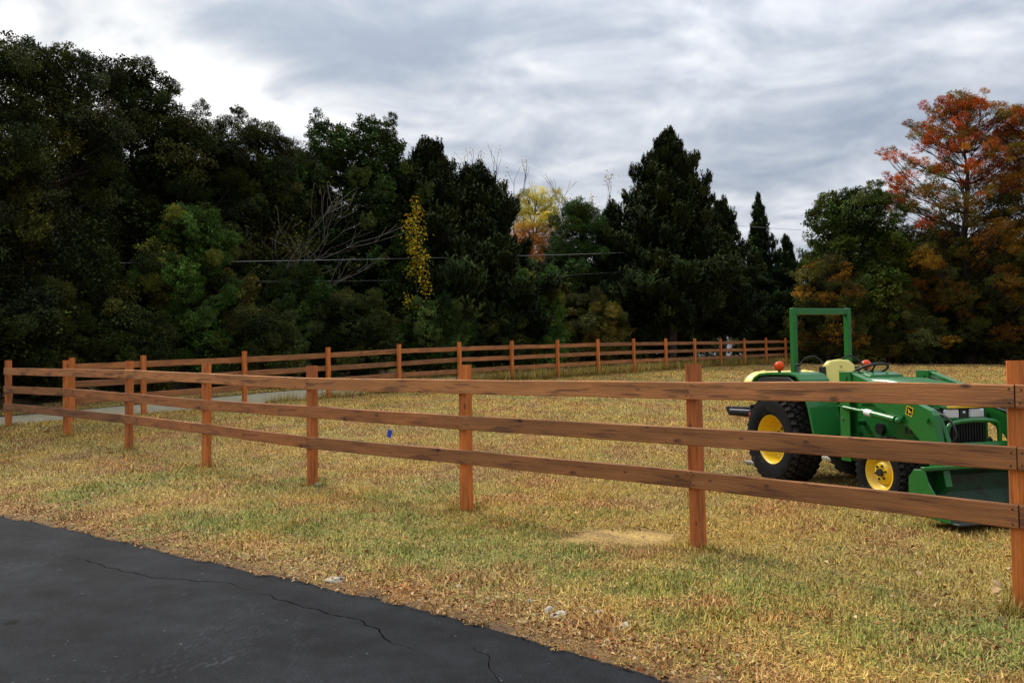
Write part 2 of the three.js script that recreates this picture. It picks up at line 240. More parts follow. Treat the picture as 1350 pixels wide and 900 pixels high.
function bar(L, h, t, u0, r, ch = 0.004, bow = 0) { // along X, uv in metres of wood
  const Y = h / 2, Z = t / 2, sec = [[-Y, -Z + ch], [-Y, Z - ch], [-Y + ch, Z], [Y - ch, Z], [Y, Z - ch], [Y, -Z + ch], [Y - ch, -Z], [-Y + ch, -Z]], m = new MB(), n = Math.max(2, Math.round(L / 0.5)), per = []; let q = 0;
  for (let k = 0; k < 8; k++) { per.push(q); const a = sec[k], b = sec[(k + 1) % 8]; q += Math.hypot(a[0] - b[0], a[1] - b[1]); }
  const a1 = r() * 6, a2 = r() * 6;
  const off = (x) => [bow * Math.sin(Math.PI * (x / L + 0.5)) + 0.0018 * Math.sin(x * 3 + a1), 0.002 * Math.sin(x * 2 + a2)];
  for (let k = 0; k < 8; k++) {
    const A = sec[k], B = sec[(k + 1) % 8], l = Math.hypot(A[0] - B[0], A[1] - B[1]), ny = (B[1] - A[1]) / l * -1, nz = (B[0] - A[0]) / l, sg = (ny * (A[0] + B[0]) + nz * (A[1] + B[1])) > 0 ? 1 : -1;
    for (let i = 0; i <= n; i++) { const x = (i / n - 0.5) * L, [oy, oz] = off(x); m.v(x, A[0] + oy, A[1] + oz, 0, ny * sg, nz * sg, u0 + x / 4.88, per[k] / 0.36); m.v(x, B[0] + oy, B[1] + oz, 0, ny * sg, nz * sg, u0 + x / 4.88, (per[k] + l) / 0.36); }
    const b = m.vc - 2 * (n + 1); for (let i = 0; i < n; i++) { const c = b + 2 * i; m.i.push(c, c + 1, c + 2, c + 1, c + 3, c + 2); }
  }
  for (const s of [-1, 1]) { const [oy, oz] = off(s * L / 2), b = m.vc; sec.forEach(([y, z]) => m.v(s * L / 2, y + oy, z + oz, s, 0, 0, u0 + y / 4.88, z / 0.36 + .1)); for (let k = 1; k < 7; k++) s < 0 ? m.i.push(b, b + k, b + k + 1) : m.i.push(b, b + k + 1, b + k); }
  return m.build();
}
function fence(name, label, posts, side, plan, seed, fine) { // posts: [x, d, top y]; side: +1 rails on the camera's side
  const r = rng(seed), base = new THREE.Vector3(posts[0][0], G(posts[0][0], posts[0][1]), -posts[0][1]), t = thing(name, label, 'fence', base.toArray());
  const dirAt = (i) => { const a = posts[Math.max(0, i - 1)], b = posts[Math.min(posts.length - 1, i + 1)]; return new THREE.Vector3(b[0] - a[0], 0, -(b[1] - a[1])).normalize(); };
  const W = 0.098, T = 0.038, Hh = 0.138;
  posts.forEach(([x, d, top], i) => {
    const gy = G(x, d), L = top - gy + 0.35, o = mesh('post', bar(L, W, W, r(), r, 0.005), M.post[Math.floor(r() * (i % 2 ? 2 : 3))], t), e = dirAt(i);
    const up = new THREE.Vector3((r() - 0.5) * 0.016, 1, (r() - 0.5) * 0.016).normalize(), z = new THREE.Vector3().crossVectors(up, e).normalize(), y = new THREE.Vector3().crossVectors(z, up);
    o.quaternion.setFromRotationMatrix(new THREE.Matrix4().makeBasis(up, y, z)); o.position.set(x, top - L / 2, -d).sub(base);
  });
  const nails = new MB(), nailG = new THREE.CylinderGeometry(0.0055, 0.0055, 0.006, 6); nailG.rotateX(Math.PI / 2);
  [0.215, 0.57, 0.915].forEach((drop, row) => {
    const cuts = plan[row];
    for (let c = 0; c < cuts.length - 1; c++) {
      const i = cuts[c], j = cuts[c + 1], P = (k) => { const [x, d, top] = posts[k], e = dirAt(k), n = new THREE.Vector3(-e.z, 0, e.x); if (n.z < 0) n.negate(); return new THREE.Vector3(x, top - drop + 0.012 * (n2(k * 7.3, row * 5 + seed)), -d).addScaledVector(n, side * (W / 2 + T / 2 + 0.001)); };
      const A = P(i), B = P(j), X = new THREE.Vector3().subVectors(B, A), L = X.length() - 0.004; X.normalize(); const Z = new THREE.Vector3().crossVectors(X, new THREE.Vector3(0, 1, 0)).normalize(), Y = new THREE.Vector3().crossVectors(Z, X);
      const o = mesh('rail', bar(L, Hh, T, r(), r, 0.006, (r() - 0.5) * 0.02), (row === 0 && fine ? M.top : M.rail)[Math.floor(r() * (row === 0 && fine ? 2 : 3))], t);
      o.quaternion.setFromRotationMatrix(new THREE.Matrix4().makeBasis(X, Y, Z)); o.position.copy(A).add(B).multiplyScalar(0.5).sub(base);
      if (fine) { const sgn = Z.z > 0 ? 1 : -1; for (const u of [-L / 2 + 0.025, L / 2 - 0.025, ...(j - i > 1 ? [0] : [])]) for (const v of [-0.042, 0.04]) { const w = A.clone().add(B).multiplyScalar(0.5).addScaledVector(X, u + 0.008 * (r() - .5)).addScaledVector(Y, v + 0.01 * (r() - .5)).addScaledVector(Z, sgn * (T / 2)).sub(base); nails.geo(nailG, new THREE.Matrix4().makeBasis(X, Y, Z).setPosition(w)); } }
    }
  });
  if (fine) { const o = mesh('nail_heads', nails, M.nail, t); o.userData.kind = 'stuff'; }
  return t;
}
const FRONT = [[5.35, 2.92, 1.46], [2.98, 4.58, 1.48], [1.455, 6.2, 1.485], [-0.475, 7.71, 1.51], [-2.395, 9.23, 1.53], [-4.275, 10.8, 1.59], [-6.14, 12.39, 1.66], [-8.03, 13.94, 1.71], [-10.03, 15.39, 1.75]];
fence('front_fence', 'red-brown three-rail timber fence between the driveway and the tractor', FRONT, 1, [[0, 1, 2, 4, 6, 8], [0, 1, 3, 5, 7, 8], [0, 1, 2, 4, 6, 8]], 91, true);
const FAR = []; { const T = [1.85, 1.95, 2.06, 2.17, 2.26, 2.33, 2.39, 2.45, 2.505, 2.545, 2.58, 2.615, 2.65, 2.72, 2.75, 2.78, 2.8]; FAR.push([-9.38, 16.47, 1.80]); for (let k = 0; k < T.length; k++) FAR.push([-8.37 + 1.672 * k, 17.55 + 1.78 * k, T[k]]); for (let k = 1; k < 9; k++) FAR.push([-8.37 + 1.672 * 16 + 2.3 * k, 17.55 + 1.78 * 16 + 0.5 * k, 2.8 - .03 * k]); }
{ const n = FAR.length, even = [], odd = [0]; for (let k = 0; k < n; k += 2) even.push(k); for (let k = 1; k < n; k += 2) odd.push(k); if (even[even.length - 1] !== n - 1) even.push(n - 1); if (odd[odd.length - 1] !== n - 1) odd.push(n - 1);
  fence('far_fence', 'red-brown three-rail timber fence along the pale lane and the dark trees', FAR, -1, [even, odd, even], 47, false); }

// ------------------------------------------------------------------ tractor: X forward, Y up, Z to its right
{
  const T = thing('tractor', 'green compact tractor with yellow wheels and a front loader bucket, parked behind the fence', 'tractor', [3.717, 0.085, -9.309], 0);
  T.rotation.y = -(Math.PI / 2 - 0.256);
  const grime = tex(512, 512, (s, t, o) => { const a = smooth(0.15, 0.75, tileN(s, t, 5, 5)), b = tileN(s, t, 60, 60, 3), c = smooth(0.45, 0.8, tileN(s, t, 26, 26, 12)), v = 0.93 + 0.05 * b - 0.10 * c; o[0] = v + 0.05 * a; o[1] = v - 0.06 * a; o[2] = v + 0.02 * a; });
  const grn = phys({ map: grime, color: rgb(0.012, 0.160, 0.024), roughness: 0.45, clearcoat: 0.45, clearcoatRoughness: 0.12, specularIntensity: 0.5 }), yel = phys({ map: grime, color: rgb(0.88, 0.58, 0.013), roughness: 0.42, clearcoat: 0.3, clearcoatRoughness: 0.3 });
  const speck = tex(256, 256, (s, t, o) => { const a = tileN(s, t, 9, 9), b = tileN(s, t, 40, 40, 3), v = 0.86 + 0.1 * a + 0.06 * b; o[0] = v * 1.02; o[1] = v; o[2] = v * 0.96; });
  const mud = tex(512, 256, (s, t, o) => { const a = smooth(0.25, 0.7, tileN(s, t, 14, 8)) * (0.5 + 0.5 * tileN(s, t, 70, 50, 6)), v = 0.32 + 0.05 * tileN(s, t, 50, 50, 3); o[0] = v + 0.42 * a; o[1] = v + 0.33 * a; o[2] = v + 0.22 * a; });
  const rubber = phys({ color: rgb(0.10, 0.10, 0.105), map: mud, roughness: 0.9, specularIntensity: 0.25 }), black = std({ color: rgb(0.012, 0.012, 0.012), roughness: 0.55 }), cream = phys({ color: rgb(0.86, 0.72, 0.19), roughness: 0.5, clearcoat: 0.2 }), steel = std({ color: rgb(0.55, 0.55, 0.56), roughness: 0.28, metalness: 1 }), amber = phys({ color: rgb(0.80, 0.075, 0.006), roughness: 0.25, specularIntensity: 0.5 }), red = phys({ color: rgb(0.5, 0.01, 0.012), roughness: 0.25 }), lens = phys({ color: rgb(0.7, 0.72, 0.74), roughness: 0.22, metalness: 0.35, clearcoat: 1 }), white = std({ color: rgb(0.75, 0.74, 0.7), roughness: 0.5 });
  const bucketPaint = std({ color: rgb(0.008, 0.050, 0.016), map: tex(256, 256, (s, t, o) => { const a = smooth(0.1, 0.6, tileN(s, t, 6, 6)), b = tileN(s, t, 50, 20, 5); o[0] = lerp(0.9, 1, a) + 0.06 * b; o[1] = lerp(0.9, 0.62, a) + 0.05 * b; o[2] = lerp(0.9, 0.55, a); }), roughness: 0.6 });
  // wheels -------------------------------------------------------
  const wheel = (name, R, w, rimR, x, side, zOut, lugs, rear) => {
    const g = new THREE.Group(); g.name = name; T.add(g); g.position.set(x, R - 0.02, side * (zOut - w / 2)); g.rotation.y = side > 0 ? 0 : Math.PI; // local +Z is outward
    const h = w / 2, prof = [[rimR, -h * 0.82], [rimR + 0.02, -h * 0.92], [lerp(rimR, R, 0.45), -h], [lerp(rimR, R, 0.78), -h * 0.97], [R - 0.035, -h * 0.84], [R - 0.012, -h * 0.6], [R - 0.006, 0], [R - 0.012, h * 0.6], [R - 0.035, h * 0.84], [lerp(rimR, R, 0.78), h * 0.97], [lerp(rimR, R, 0.45), h], [rimR + 0.02, h * 0.92], [rimR, h * 0.82]];
    const crv = new THREE.SplineCurve(prof.map(([a, b]) => new THREE.Vector2(a, b))).getPoints(48);
    const tg = new THREE.LatheGeometry(crv, 64); tg.rotateX(Math.PI / 2); mesh('tyre', tg, rubber, g);
    const m = new MB(), bw = (2 * Math.PI * R) / lugs;
    for (let k = 0; k < lugs; k++) for (let q = -2; q <= 2; q++) {
      const a = (k + (q & 1 ? 0.5 : 0)) / lugs * 2 * Math.PI, zz = q * h * 0.40, rr = Math.abs(q) === 2 ? R - 0.017 : R - 0.001;
      const b = chamferBox(bw * 0.66, Math.abs(q) === 2 ? 0.022 : 0.022, h * 0.32, 0.006); b.rotateX(Math.abs(q) === 2 ? Math.sign(q) * 0.75 : 0); b.rotateY((q & 1 ? 0.45 : -0.45));
      m.geo(b, new THREE.Matrix4().makeRotationZ(a).multiply(new THREE.Matrix4().makeTranslation(0, rr, zz)));
    }
    mesh('tread', m, rubber, g);
    // rim: flange, barrel and dished disc
    const deep = rear ? -0.02 : 0.02, rp = [[rimR + 0.016, h * 0.80], [rimR + 0.012, h * 0.86], [rimR - 0.012, h * 0.82], [rimR - 0.022, h * 0.60], [rimR - 0.04, deep + 0.03], [rimR - 0.06, deep], [rimR * 0.55, deep + (rear ? 0.02 : 0.045)], [rimR * 0.42, deep + (rear ? 0.0 : 0.06)], [0.001, deep + (rear ? 0.0 : 0.06)], [0.001, deep - 0.02], [rimR - 0.03, deep - 0.03], [rimR - 0.02, -h * 0.8], [rimR + 0.012, -h * 0.82]];
    const rg = new THREE.LatheGeometry(rp.map(([a, b]) => new THREE.Vector2(a, b)), 56); rg.rotateX(Math.PI / 2); mesh('rim', rg, new THREE.MeshPhysicalMaterial({ map: grime, color: yel.color, roughness: 0.42, clearcoat: 0.3, clearcoatRoughness: 0.3, side: THREE.DoubleSide }), g);
    const face = deep + (rear ? 0.006 : 0.061); const hub = new MB(); hub.geo(new THREE.CylinderGeometry(rimR * 0.2, rimR * 0.2, 0.05, 20).rotateX(Math.PI / 2), new THREE.Matrix4().makeTranslation(0, 0, face)); mesh('hub', hub, black, g);
    const bolts = rear ? 8 : 6, br = rimR * (rear ? 0.42 : 0.36);
    for (let k = 0; k < bolts; k++) { const a = k / bolts * 2 * Math.PI + 0.2, bg = new THREE.CylinderGeometry(rimR * 0.07, rimR * 0.07, 0.012, rear ? 6 : 12).rotateX(Math.PI / 2); bg.translate(Math.cos(a) * br, Math.sin(a) * br, face + (rear ? 0.018 : 0.002)); mesh(rear ? 'wheel_bolt' : 'bolt_hole', bg, black, g); }
  };
  wheel('rear_wheel', 0.515, 0.40, 0.285, 0, 1, 0.74, 34, true); wheel('rear_wheel', 0.515, 0.40, 0.285, 0, -1, 0.74, 34, true);
  wheel('front_wheel', 0.335, 0.24, 0.185, 1.66, 1, 0.63, 30, false); wheel('front_wheel', 0.335, 0.24, 0.185, 1.66, -1, 0.63, 30, false);
  // chassis ------------------------------------------------------
  { const m = new MB(); m.box(-0.32, 0.42, 0.36, 0.88, -0.17, 0.17).box(0.42, 1.0, 0.42, 0.74, -0.14, 0.14).box(-0.1, 0.1, 0.43, 0.6, -0.4, 0.4).box(1.0, 2.02, 0.44, 0.56, -0.17, 0.17); mesh('chassis', m, grn, T); }
  { const m = new MB(); m.box(1.0, 1.92, 0.56, 0.96, -0.2, 0.2).box(1.15, 1.5, 0.6, 0.8, -0.24, 0.24); m.tube([[1.3, 0.7, 0.2], [1.3, 0.7, 0.3]], 0.06, 12); mesh('engine', m, black, T); }
  for (const s of [1, -1]) { const m = new MB(); m.extrude([[1.0, 0.58], [1.0, 0.95], [1.94, 0.95], [1.94, 0.62], [1.6, 0.56]], s > 0 ? 0.243 : -0.255, s > 0 ? 0.255 : -0.243, 0.004); const o = mesh('engine_side_panel', m, grn, T); for (let k = 0; k < 4; k++) { const v = new MB(); v.box(1.62 + k * 0.06, 1.65 + k * 0.06, 0.68, 0.86, s * 0.257 - 0.003, s * 0.257 + 0.003); mesh('vent_slot', v, black, o); } }
  { const m = new MB(); m.box(1.6, 1.72, 0.30, 0.40, -0.42, 0.42).tube([[1.66, 0.34, -0.5], [1.66, 0.34, 0.5]], 0.045, 10); mesh('front_axle', m, grn, T); }
  { const m = new MB(); m.box(0.40, 0.98, 0.56, 0.585, -0.46, 0.46); m.box(0.62, 0.9, 0.38, 0.40, 0.34, 0.46); mesh('floor_plate', m, black, T); }
  // hood, dash, grille -------------------------------------------
  { const side = [[0.98, 0.90], [0.98, 1.19], [1.02, 1.225], [1.4, 1.215], [1.76, 1.165], [1.96, 1.09], [2.06, 1.0], [2.085, 0.955], [2.085, 0.94], [1.9, 0.93]]; const m = new MB(); m.extrude(side, -0.265, 0.265, 0.05, 4); mesh('hood', m, grn, T); }
  { const m = new MB(); m.box(1.94, 2.098, 0.945, 0.966, -0.2, 0.2); mesh('hood_trim', m, yel, T); }
  { const m = new MB(); m.extrude([[0.86, 0.6], [0.86, 1.15], [0.90, 1.25], [1.0, 1.275], [1.10, 1.25], [1.12, 1.18], [1.0, 0.6]], -0.22, 0.22, 0.04, 3); mesh('dash_cowl', m, grn, T); const p = new MB(); p.box(0.845, 0.875, 1.08, 1.2, -0.15, 0.15); mesh('instrument_panel', p, black, T); }
  { const gr = new MB(); gr.box(1.96, 2.06, 0.50, 0.95, -0.265, 0.265); const o = mesh('grille', gr, black, T); for (let k = 0; k < 15; k++) { const s = new MB(), z = -0.225 + k * 0.032; s.box(2.058, 2.082, 0.53, 0.83, z - 0.006, z + 0.006); mesh('grille_bar', s, black, o); } const f = new MB(); f.box(2.055, 2.088, 0.83, 0.85, -0.265, 0.265).box(2.055, 2.088, 0.5, 0.83, 0.248, 0.268).box(2.055, 2.088, 0.5, 0.83, -0.268, -0.248); mesh('grille_frame', f, grn, o); }
  for (const s of [1, -1]) { const m = new MB(); m.geo(chamferBox(0.03, 0.085, 0.17, 0.012), new THREE.Matrix4().makeTranslation(2.075, 0.893, s * 0.145)); const o = mesh('headlight', m, lens, T); const f = new MB(); f.box(2.05, 2.082, 0.938, 0.946, s * 0.145 - 0.095, s * 0.145 + 0.095).box(2.05, 2.082, 0.84, 0.848, s * 0.145 - 0.095, s * 0.145 + 0.095); mesh('bezel', f, black, o); }
  { const m = new MB(); m.geo(chamferBox(0.02, 0.085, 0.085, 0.004), new THREE.Matrix4().makeTranslation(2.07, 0.893, 0)); const o = mesh('front_badge', m, black, T); const b = new MB(); b.geo(chamferBox(0.004, 0.018, 0.03, 0.002), new THREE.Matrix4().makeTranslation(2.082, 0.905, 0)); mesh('badge_mark', b, white, o); }
  { const m = new MB(), c = new THREE.CatmullRomCurve3([[2.02, 0.40, 0.29], [2.16, 0.42, 0.29], [2.17, 0.72, 0.29], [2.175, 0.80, 0.255], [2.18, 0.825, 0.16], [2.19, 0.835, 0], [2.18, 0.83, -0.16], [2.175, 0.81, -0.27], [2.17, 0.72, -0.31], [2.16, 0.42, -0.31], [2.02, 0.40, -0.31]].map((p) => new THREE.Vector3(...p)), false, 'catmullrom', 0.3); m.tube(c.getPoints(60), 0.021, 10); mesh('brush_guard', m, grn, T); }
  // fenders ------------------------------------------------------
  for (const s of [1, -1]) {
    const top = [[-0.56, 0.98], [-0.50, 1.14], [-0.42, 1.22], [-0.30, 1.265], [-0.1, 1.28], [0.32, 1.28], [0.44, 1.26], [0.52, 1.20], [0.66, 0.90], [0.74, 0.60]], ins = [[0.71, 0.60], [0.63, 0.885], [0.49, 1.18], [0.42, 1.23], [0.31, 1.248], [-0.1, 1.248], [-0.29, 1.235], [-0.395, 1.195], [-0.47, 1.125], [-0.53, 0.98]];
    const m = new MB(); m.extrude([...top, ...ins], 0.30, 0.66, 0.008, 2); m.extrude([...top, [0.5, 0.58], [-0.4, 0.7]], 0.285, 0.305, 0.004);
    const o = mesh('fender', m, grn, T); if (s < 0) { o.scale.z = -1; }
    const p = new MB(); p.extrude([[-0.40, 1.13], [-0.36, 1.19], [-0.26, 1.225], [0.28, 1.225], [0.40, 1.17], [0.42, 1.12]], 0.60, 0.648, 0.005); mesh('recess_shade', p, black, o);  // black sheet painting in the shade of the open recess under the fender top
    const l = new THREE.Group(); l.name = 'warning_light'; T.add(l); l.position.set(0.04, 1.352, s * 0.60);
    const k = new MB(); k.tube([[0, -0.09, 0], [0, -0.03, 0]], 0.018, 8); k.geo(new THREE.CylinderGeometry(0.058, 0.058, 0.02, 24).rotateZ(Math.PI / 2)); mesh('lamp_housing', k, black, l);
    for (const q of [1, -1]) { const g = new THREE.SphereGeometry(0.058, 24, 12, 0, Math.PI * 2, 0, Math.PI / 2); g.scale(1, 0.75, 1); g.rotateZ(-q * Math.PI / 2); g.translate(q * 0.01, 0, 0); mesh('lamp_lens', g, amber, l); }
  }
  // seat, steering wheel, roll bar --------------------------------
  { const g = new THREE.Group(); g.name = 'seat'; T.add(g); g.position.set(0.36, 0.94, 0); const pan = new MB(); pan.geo(chamferBox(0.44, 0.10, 0.46, 0.04), new THREE.Matrix4().makeTranslation(0.14, 0.02, 0)); mesh('cushion', pan, cream, g);
    const sh = [[-0.205, 0.02], [-0.215, 0.3], [-0.19, 0.42], [-0.13, 0.47], [0, 0.485], [0.13, 0.47], [0.19, 0.42], [0.215, 0.3], [0.205, 0.02]]; const m = new MB(); m.extrude(sh, -0.045, 0.045, 0.028, 4); const b = mesh('backrest', m, cream, g); b.rotation.set(0, Math.PI / 2, 0); b.position.set(0, 0, 0); b.rotation.order = 'YXZ'; b.rotation.x = -0.12;
    const e = new MB(); e.geo(chamferBox(0.034, 0.03, 0.004, 0.001), new THREE.Matrix4().makeTranslation(0, 0.395, 0.046)); for (let k = 0; k < 7; k++) e.geo(chamferBox(0.010, 0.011, 0.003, 0.001), new THREE.Matrix4().makeTranslation(-0.045 + k * 0.015, 0.345, 0.046)); const em = mesh('seat_emblem', e, std({ color: rgb(0.45, 0.38, 0.1), roughness: 0.6 }), g); em.rotation.copy(b.rotation); em.userData.kind = 'stuff';
    for (const s of [-1, 1]) { const k = new MB(); k.box(-0.08, 0.02, -0.06, 0.40, s * 0.2275 - 0.0125, s * 0.2275 + 0.0125); mesh('seat_frame', k, black, g); } const lv = new MB(); lv.tube([[0.06, 0.1, 0.05], [0.05, 0.2, 0.02]], 0.01, 6).geo(new THREE.SphereGeometry(0.018, 10, 8), new THREE.Matrix4().makeTranslation(0.05, 0.21, 0.02)); mesh('lever', lv, black, g); }
  { const g = new THREE.Group(); g.name = 'steering_wheel'; T.add(g); g.position.set(0.83, 1.29, 0); g.rotation.z = 0.42; const r = new THREE.TorusGeometry(0.19, 0.014, 10, 40); r.rotateX(Math.PI / 2); mesh('wheel_rim', r, black, g); const m = new MB(); for (const a of [0.3, 2.4, 4.5]) m.tube([[0, -0.03, 0], [0.19 * Math.cos(a), 0, 0.19 * Math.sin(a)]], [0.014, 0.010], 6); m.geo(new THREE.CylinderGeometry(0.04, 0.05, 0.05, 16), new THREE.Matrix4().makeTranslation(0, -0.03, 0)); mesh('spokes', m, black, g); const c = new MB(); c.tube([[0, -0.05, 0], [0, -0.3, 0]], 0.025, 10); mesh('column', c, black, g); }
  { const m = new MB(); for (const s of [1, -1]) m.box(-0.03, 0.05, 0.62, 2.04, s * 0.375 - 0.027, s * 0.375 + 0.027); m.box(-0.027, 0.047, 1.965, 2.035, -0.348, 0.348); for (const s of [1, -1]) m.box(-0.06, 0.09, 1.24, 1.262, s * 0.375 - 0.06, s * 0.375 + 0.06); mesh('roll_bar', m, grn, T); const h = new MB(); for (const z of [0.22, -0.3]) { const c = new THREE.CatmullRomCurve3([[0.05, 1.2, z + 0.2], [0.1, 1.42, z + 0.1], [0.14, 1.46, z - 0.02], [0.2, 1.3, z - 0.16], [0.25, 1.05, z - 0.18]].map((p) => new THREE.Vector3(...p))); h.tube(c.getPoints(16), 0.009, 6); } mesh('hoses', h, black, T); const lv = new MB(); for (const [x, z] of [[0.16, 0.4], [0.22, 0.46], [0.26, 0.5]]) lv.tube([[x, 1.26, z], [x - 0.05, 1.36, z - 0.02]], 0.007, 6).geo(new THREE.SphereGeometry(0.016, 8, 6), new THREE.Matrix4().makeTranslation(x - 0.05, 1.365, z - 0.02)); mesh('control_levers', lv, black, T); }
  // loader -------------------------------------------------------
  for (const s of [1, -1]) {
    const z0 = s > 0 ? 0.45 : -0.525, m = new MB(); m.extrude([[1.02, 0.36], [1.02, 1.29], [1.20, 1.29], [1.20, 1.17], [1.17, 1.1], [1.17, 0.36]], z0 - 0.016, z0 - 0.002, 0.003); m.extrude([[1.02, 0.36], [1.02, 1.29], [1.20, 1.29], [1.20, 1.17], [1.17, 1.1], [1.17, 0.36]], z0 + 0.077, z0 + 0.091, 0.003); m.box(1.022, 1.04, 0.36, 1.1, z0 - 0.002, z0 + 0.077); m.box(0.95, 1.24, 0.40, 0.52, s > 0 ? 0.2 : -0.434, s > 0 ? 0.434 : -0.2); const o = mesh('loader_mast', m, grn, T);
    for (const [bx, by] of [[1.12, 1.23], [1.1, 0.92]]) { const p = new MB(); p.geo(new THREE.CylinderGeometry(0.026, 0.026, 0.125, 12).rotateX(Math.PI / 2), new THREE.Matrix4().makeTranslation(bx, by, z0 + 0.0375)); mesh('pin', p, grn, o); }
    const arm = [[1.06, 1.20], [1.07, 1.275], [1.20, 1.275], [2.08, 1.0], [2.235, 0.945], [2.275, 0.90], [2.33, 0.56], [2.39, 0.28], [2.31, 0.20], [2.22, 0.26], [2.20, 0.46], [2.10, 0.66], [2.0, 0.745], [1.86, 0.81], [1.12, 1.13]]; const a = new MB(); a.extrude(arm, z0, z0 + 0.075, 0.007, 2); const ao = mesh('loader_arm', a, grn, T);
    const pn = new MB(); pn.geo(new THREE.CylinderGeometry(0.022, 0.022, 0.12, 12).rotateX(Math.PI / 2), new THREE.Matrix4().makeTranslation(2.20, 0.86, z0 + 0.0375)); pn.geo(new THREE.CylinderGeometry(0.022, 0.022, 0.12, 12).rotateX(Math.PI / 2), new THREE.Matrix4().makeTranslation(1.90, 0.87, z0 + 0.0375)); mesh('pin', pn, grn, ao);
    const zc = z0 + (s > 0 ? 0.112 : -0.037), cy = new MB(); cy.tube([[1.40, 0.893, zc], [1.84, 0.838, zc]], 0.032, 14).geo(new THREE.SphereGeometry(0.034, 12, 8), new THREE.Matrix4().makeTranslation(1.88, 0.83, zc)); const co = mesh('lift_cylinder', cy, grn, T); const rd = new MB(); rd.tube([[1.10, 0.92, zc], [1.40, 0.893, zc]], 0.018, 10); mesh('piston_rod', rd, grn, co); const lb = new MB(); lb.tube([[1.44, 0.888, zc], [1.53, 0.877, zc]], 0.0335, 14); mesh('warning_label', lb, white, co);
    const bc = new MB(), zb = z0 + (s > 0 ? -0.05 : 0.125); bc.tube([[2.20, 0.88, zb], [2.33, 0.60, zb]], 0.026, 12); const bo = mesh('bucket_cylinder', bc, grn, T); const br = new MB(); br.tube([[2.33, 0.60, zb], [2.37, 0.42, zb]], 0.014, 10); mesh('piston_rod', br, steel, bo);
    const hs = new MB(), hc = new THREE.CatmullRomCurve3([[1.25, 1.1, zb], [1.7, 1.0, zb], [2.1, 0.93, zb - s * 0.02], [2.3, 0.86, zb - s * 0.02], [2.36, 0.72, zb - s * 0.03], [2.30, 0.62, zb]].map((p) => new THREE.Vector3(...p))); hs.tube(hc.getPoints(24), 0.011, 6); mesh('hydraulic_hose', hs, black, T);
    for (const [bx, by] of [[1.06, 0.42], [1.13, 0.42], [1.06, 0.56], [1.13, 0.56], [1.06, 0.8], [1.13, 1.1]]) { const b = new MB(); b.geo(new THREE.CylinderGeometry(0.013, 0.013, 0.014, 6).rotateX(Math.PI / 2), new THREE.Matrix4().makeTranslation(bx, by, s > 0 ? z0 + 0.096 : z0 - 0.021)); mesh('bolt', b, steel, o); }
    for (const q of [0.022, 0.05]) { const ln = new MB(), za = s > 0 ? z0 - 0.011 : z0 + 0.086; ln.tube([[1.22, 1.245 - q, za], [1.6, 1.125 - q, za], [2.02, 0.995 - q, za], [2.16, 0.93 - q, za], [2.22 - q, 0.80, za]], 0.008, 6); mesh('hydraulic_line', ln, q > 0.03 ? grn : black, ao); }
    if (s > 0) { // square emblem plate with a yellow border and a bounding animal
      const c = document.createElement('canvas'); c.width = c.height = 128; const x = c.getContext('2d'); x.fillStyle = '#d9b21c'; x.fillRect(0, 0, 128, 128); x.fillStyle = '#0c0f0c'; x.fillRect(12, 12, 104, 104); x.fillStyle = '#e8c832'; x.beginPath(); [[34, 52], [30, 30], [40, 44], [50, 34], [52, 52], [66, 58], [92, 66], [104, 78], [98, 84], [84, 78], [70, 80], [60, 104], [52, 102], [58, 78], [48, 72], [40, 60]].forEach(([a, b], i) => (i ? x.lineTo(a, b) : x.moveTo(a, b))); x.closePath(); x.fill();
      const tx = new THREE.CanvasTexture(c); tx.colorSpace = THREE.SRGBColorSpace; const pg = new THREE.PlaneGeometry(0.085, 0.085); const pl = mesh('emblem_plate', pg, std({ map: tx, roughness: 0.4 }), ao); pl.position.set(1.985, 0.925, z0 + 0.0775); pl.rotation.z = -0.28;
    }
  }
  { const m = new MB(); m.tube([[1.03, 0.75, -0.45], [1.03, 0.75, 0.45]], 0.03, 10); m.tube([[2.19, 0.60, -0.45], [2.19, 0.60, 0.45]], 0.035, 12); mesh('cross_tube', m, grn, T); }
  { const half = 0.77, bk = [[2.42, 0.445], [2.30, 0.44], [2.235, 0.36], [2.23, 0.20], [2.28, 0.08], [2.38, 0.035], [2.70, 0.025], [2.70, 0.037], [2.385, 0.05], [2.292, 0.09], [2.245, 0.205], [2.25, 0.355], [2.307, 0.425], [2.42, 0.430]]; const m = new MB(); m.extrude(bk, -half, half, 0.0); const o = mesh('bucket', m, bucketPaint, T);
    for (const s of [1, -1]) { const e = new MB(); e.extrude([[2.42, 0.44], [2.30, 0.437], [2.237, 0.36], [2.232, 0.20], [2.282, 0.083], [2.382, 0.038], [2.69, 0.03], [2.66, 0.10], [2.52, 0.26], [2.46, 0.34]], s > 0 ? half : -half - 0.014, s > 0 ? half + 0.014 : -half, 0.003); mesh('bucket_end_plate', e, grn, o); }
    const lip = new MB(); lip.geo(chamferBox(0.10, 0.018, half * 2, 0.004), new THREE.Matrix4().makeTranslation(2.72, 0.028, 0)); mesh('cutting_edge', lip, black, o); const rim = new MB(); rim.geo(chamferBox(0.05, 0.03, half * 2 + 0.03, 0.004), new THREE.Matrix4().makeTranslation(2.405, 0.452, 0)); mesh('bucket_lip', rim, grn, o);
    for (const z of [-0.52, -0.45, 0.45, 0.52]) { const b = new MB(); b.extrude([[2.24, 0.14], [2.24, 0.40], [2.34, 0.46], [2.40, 0.46], [2.3, 0.4]], z - 0.006, z + 0.006, 0.002); mesh('bucket_bracket', b, grn, o); } }
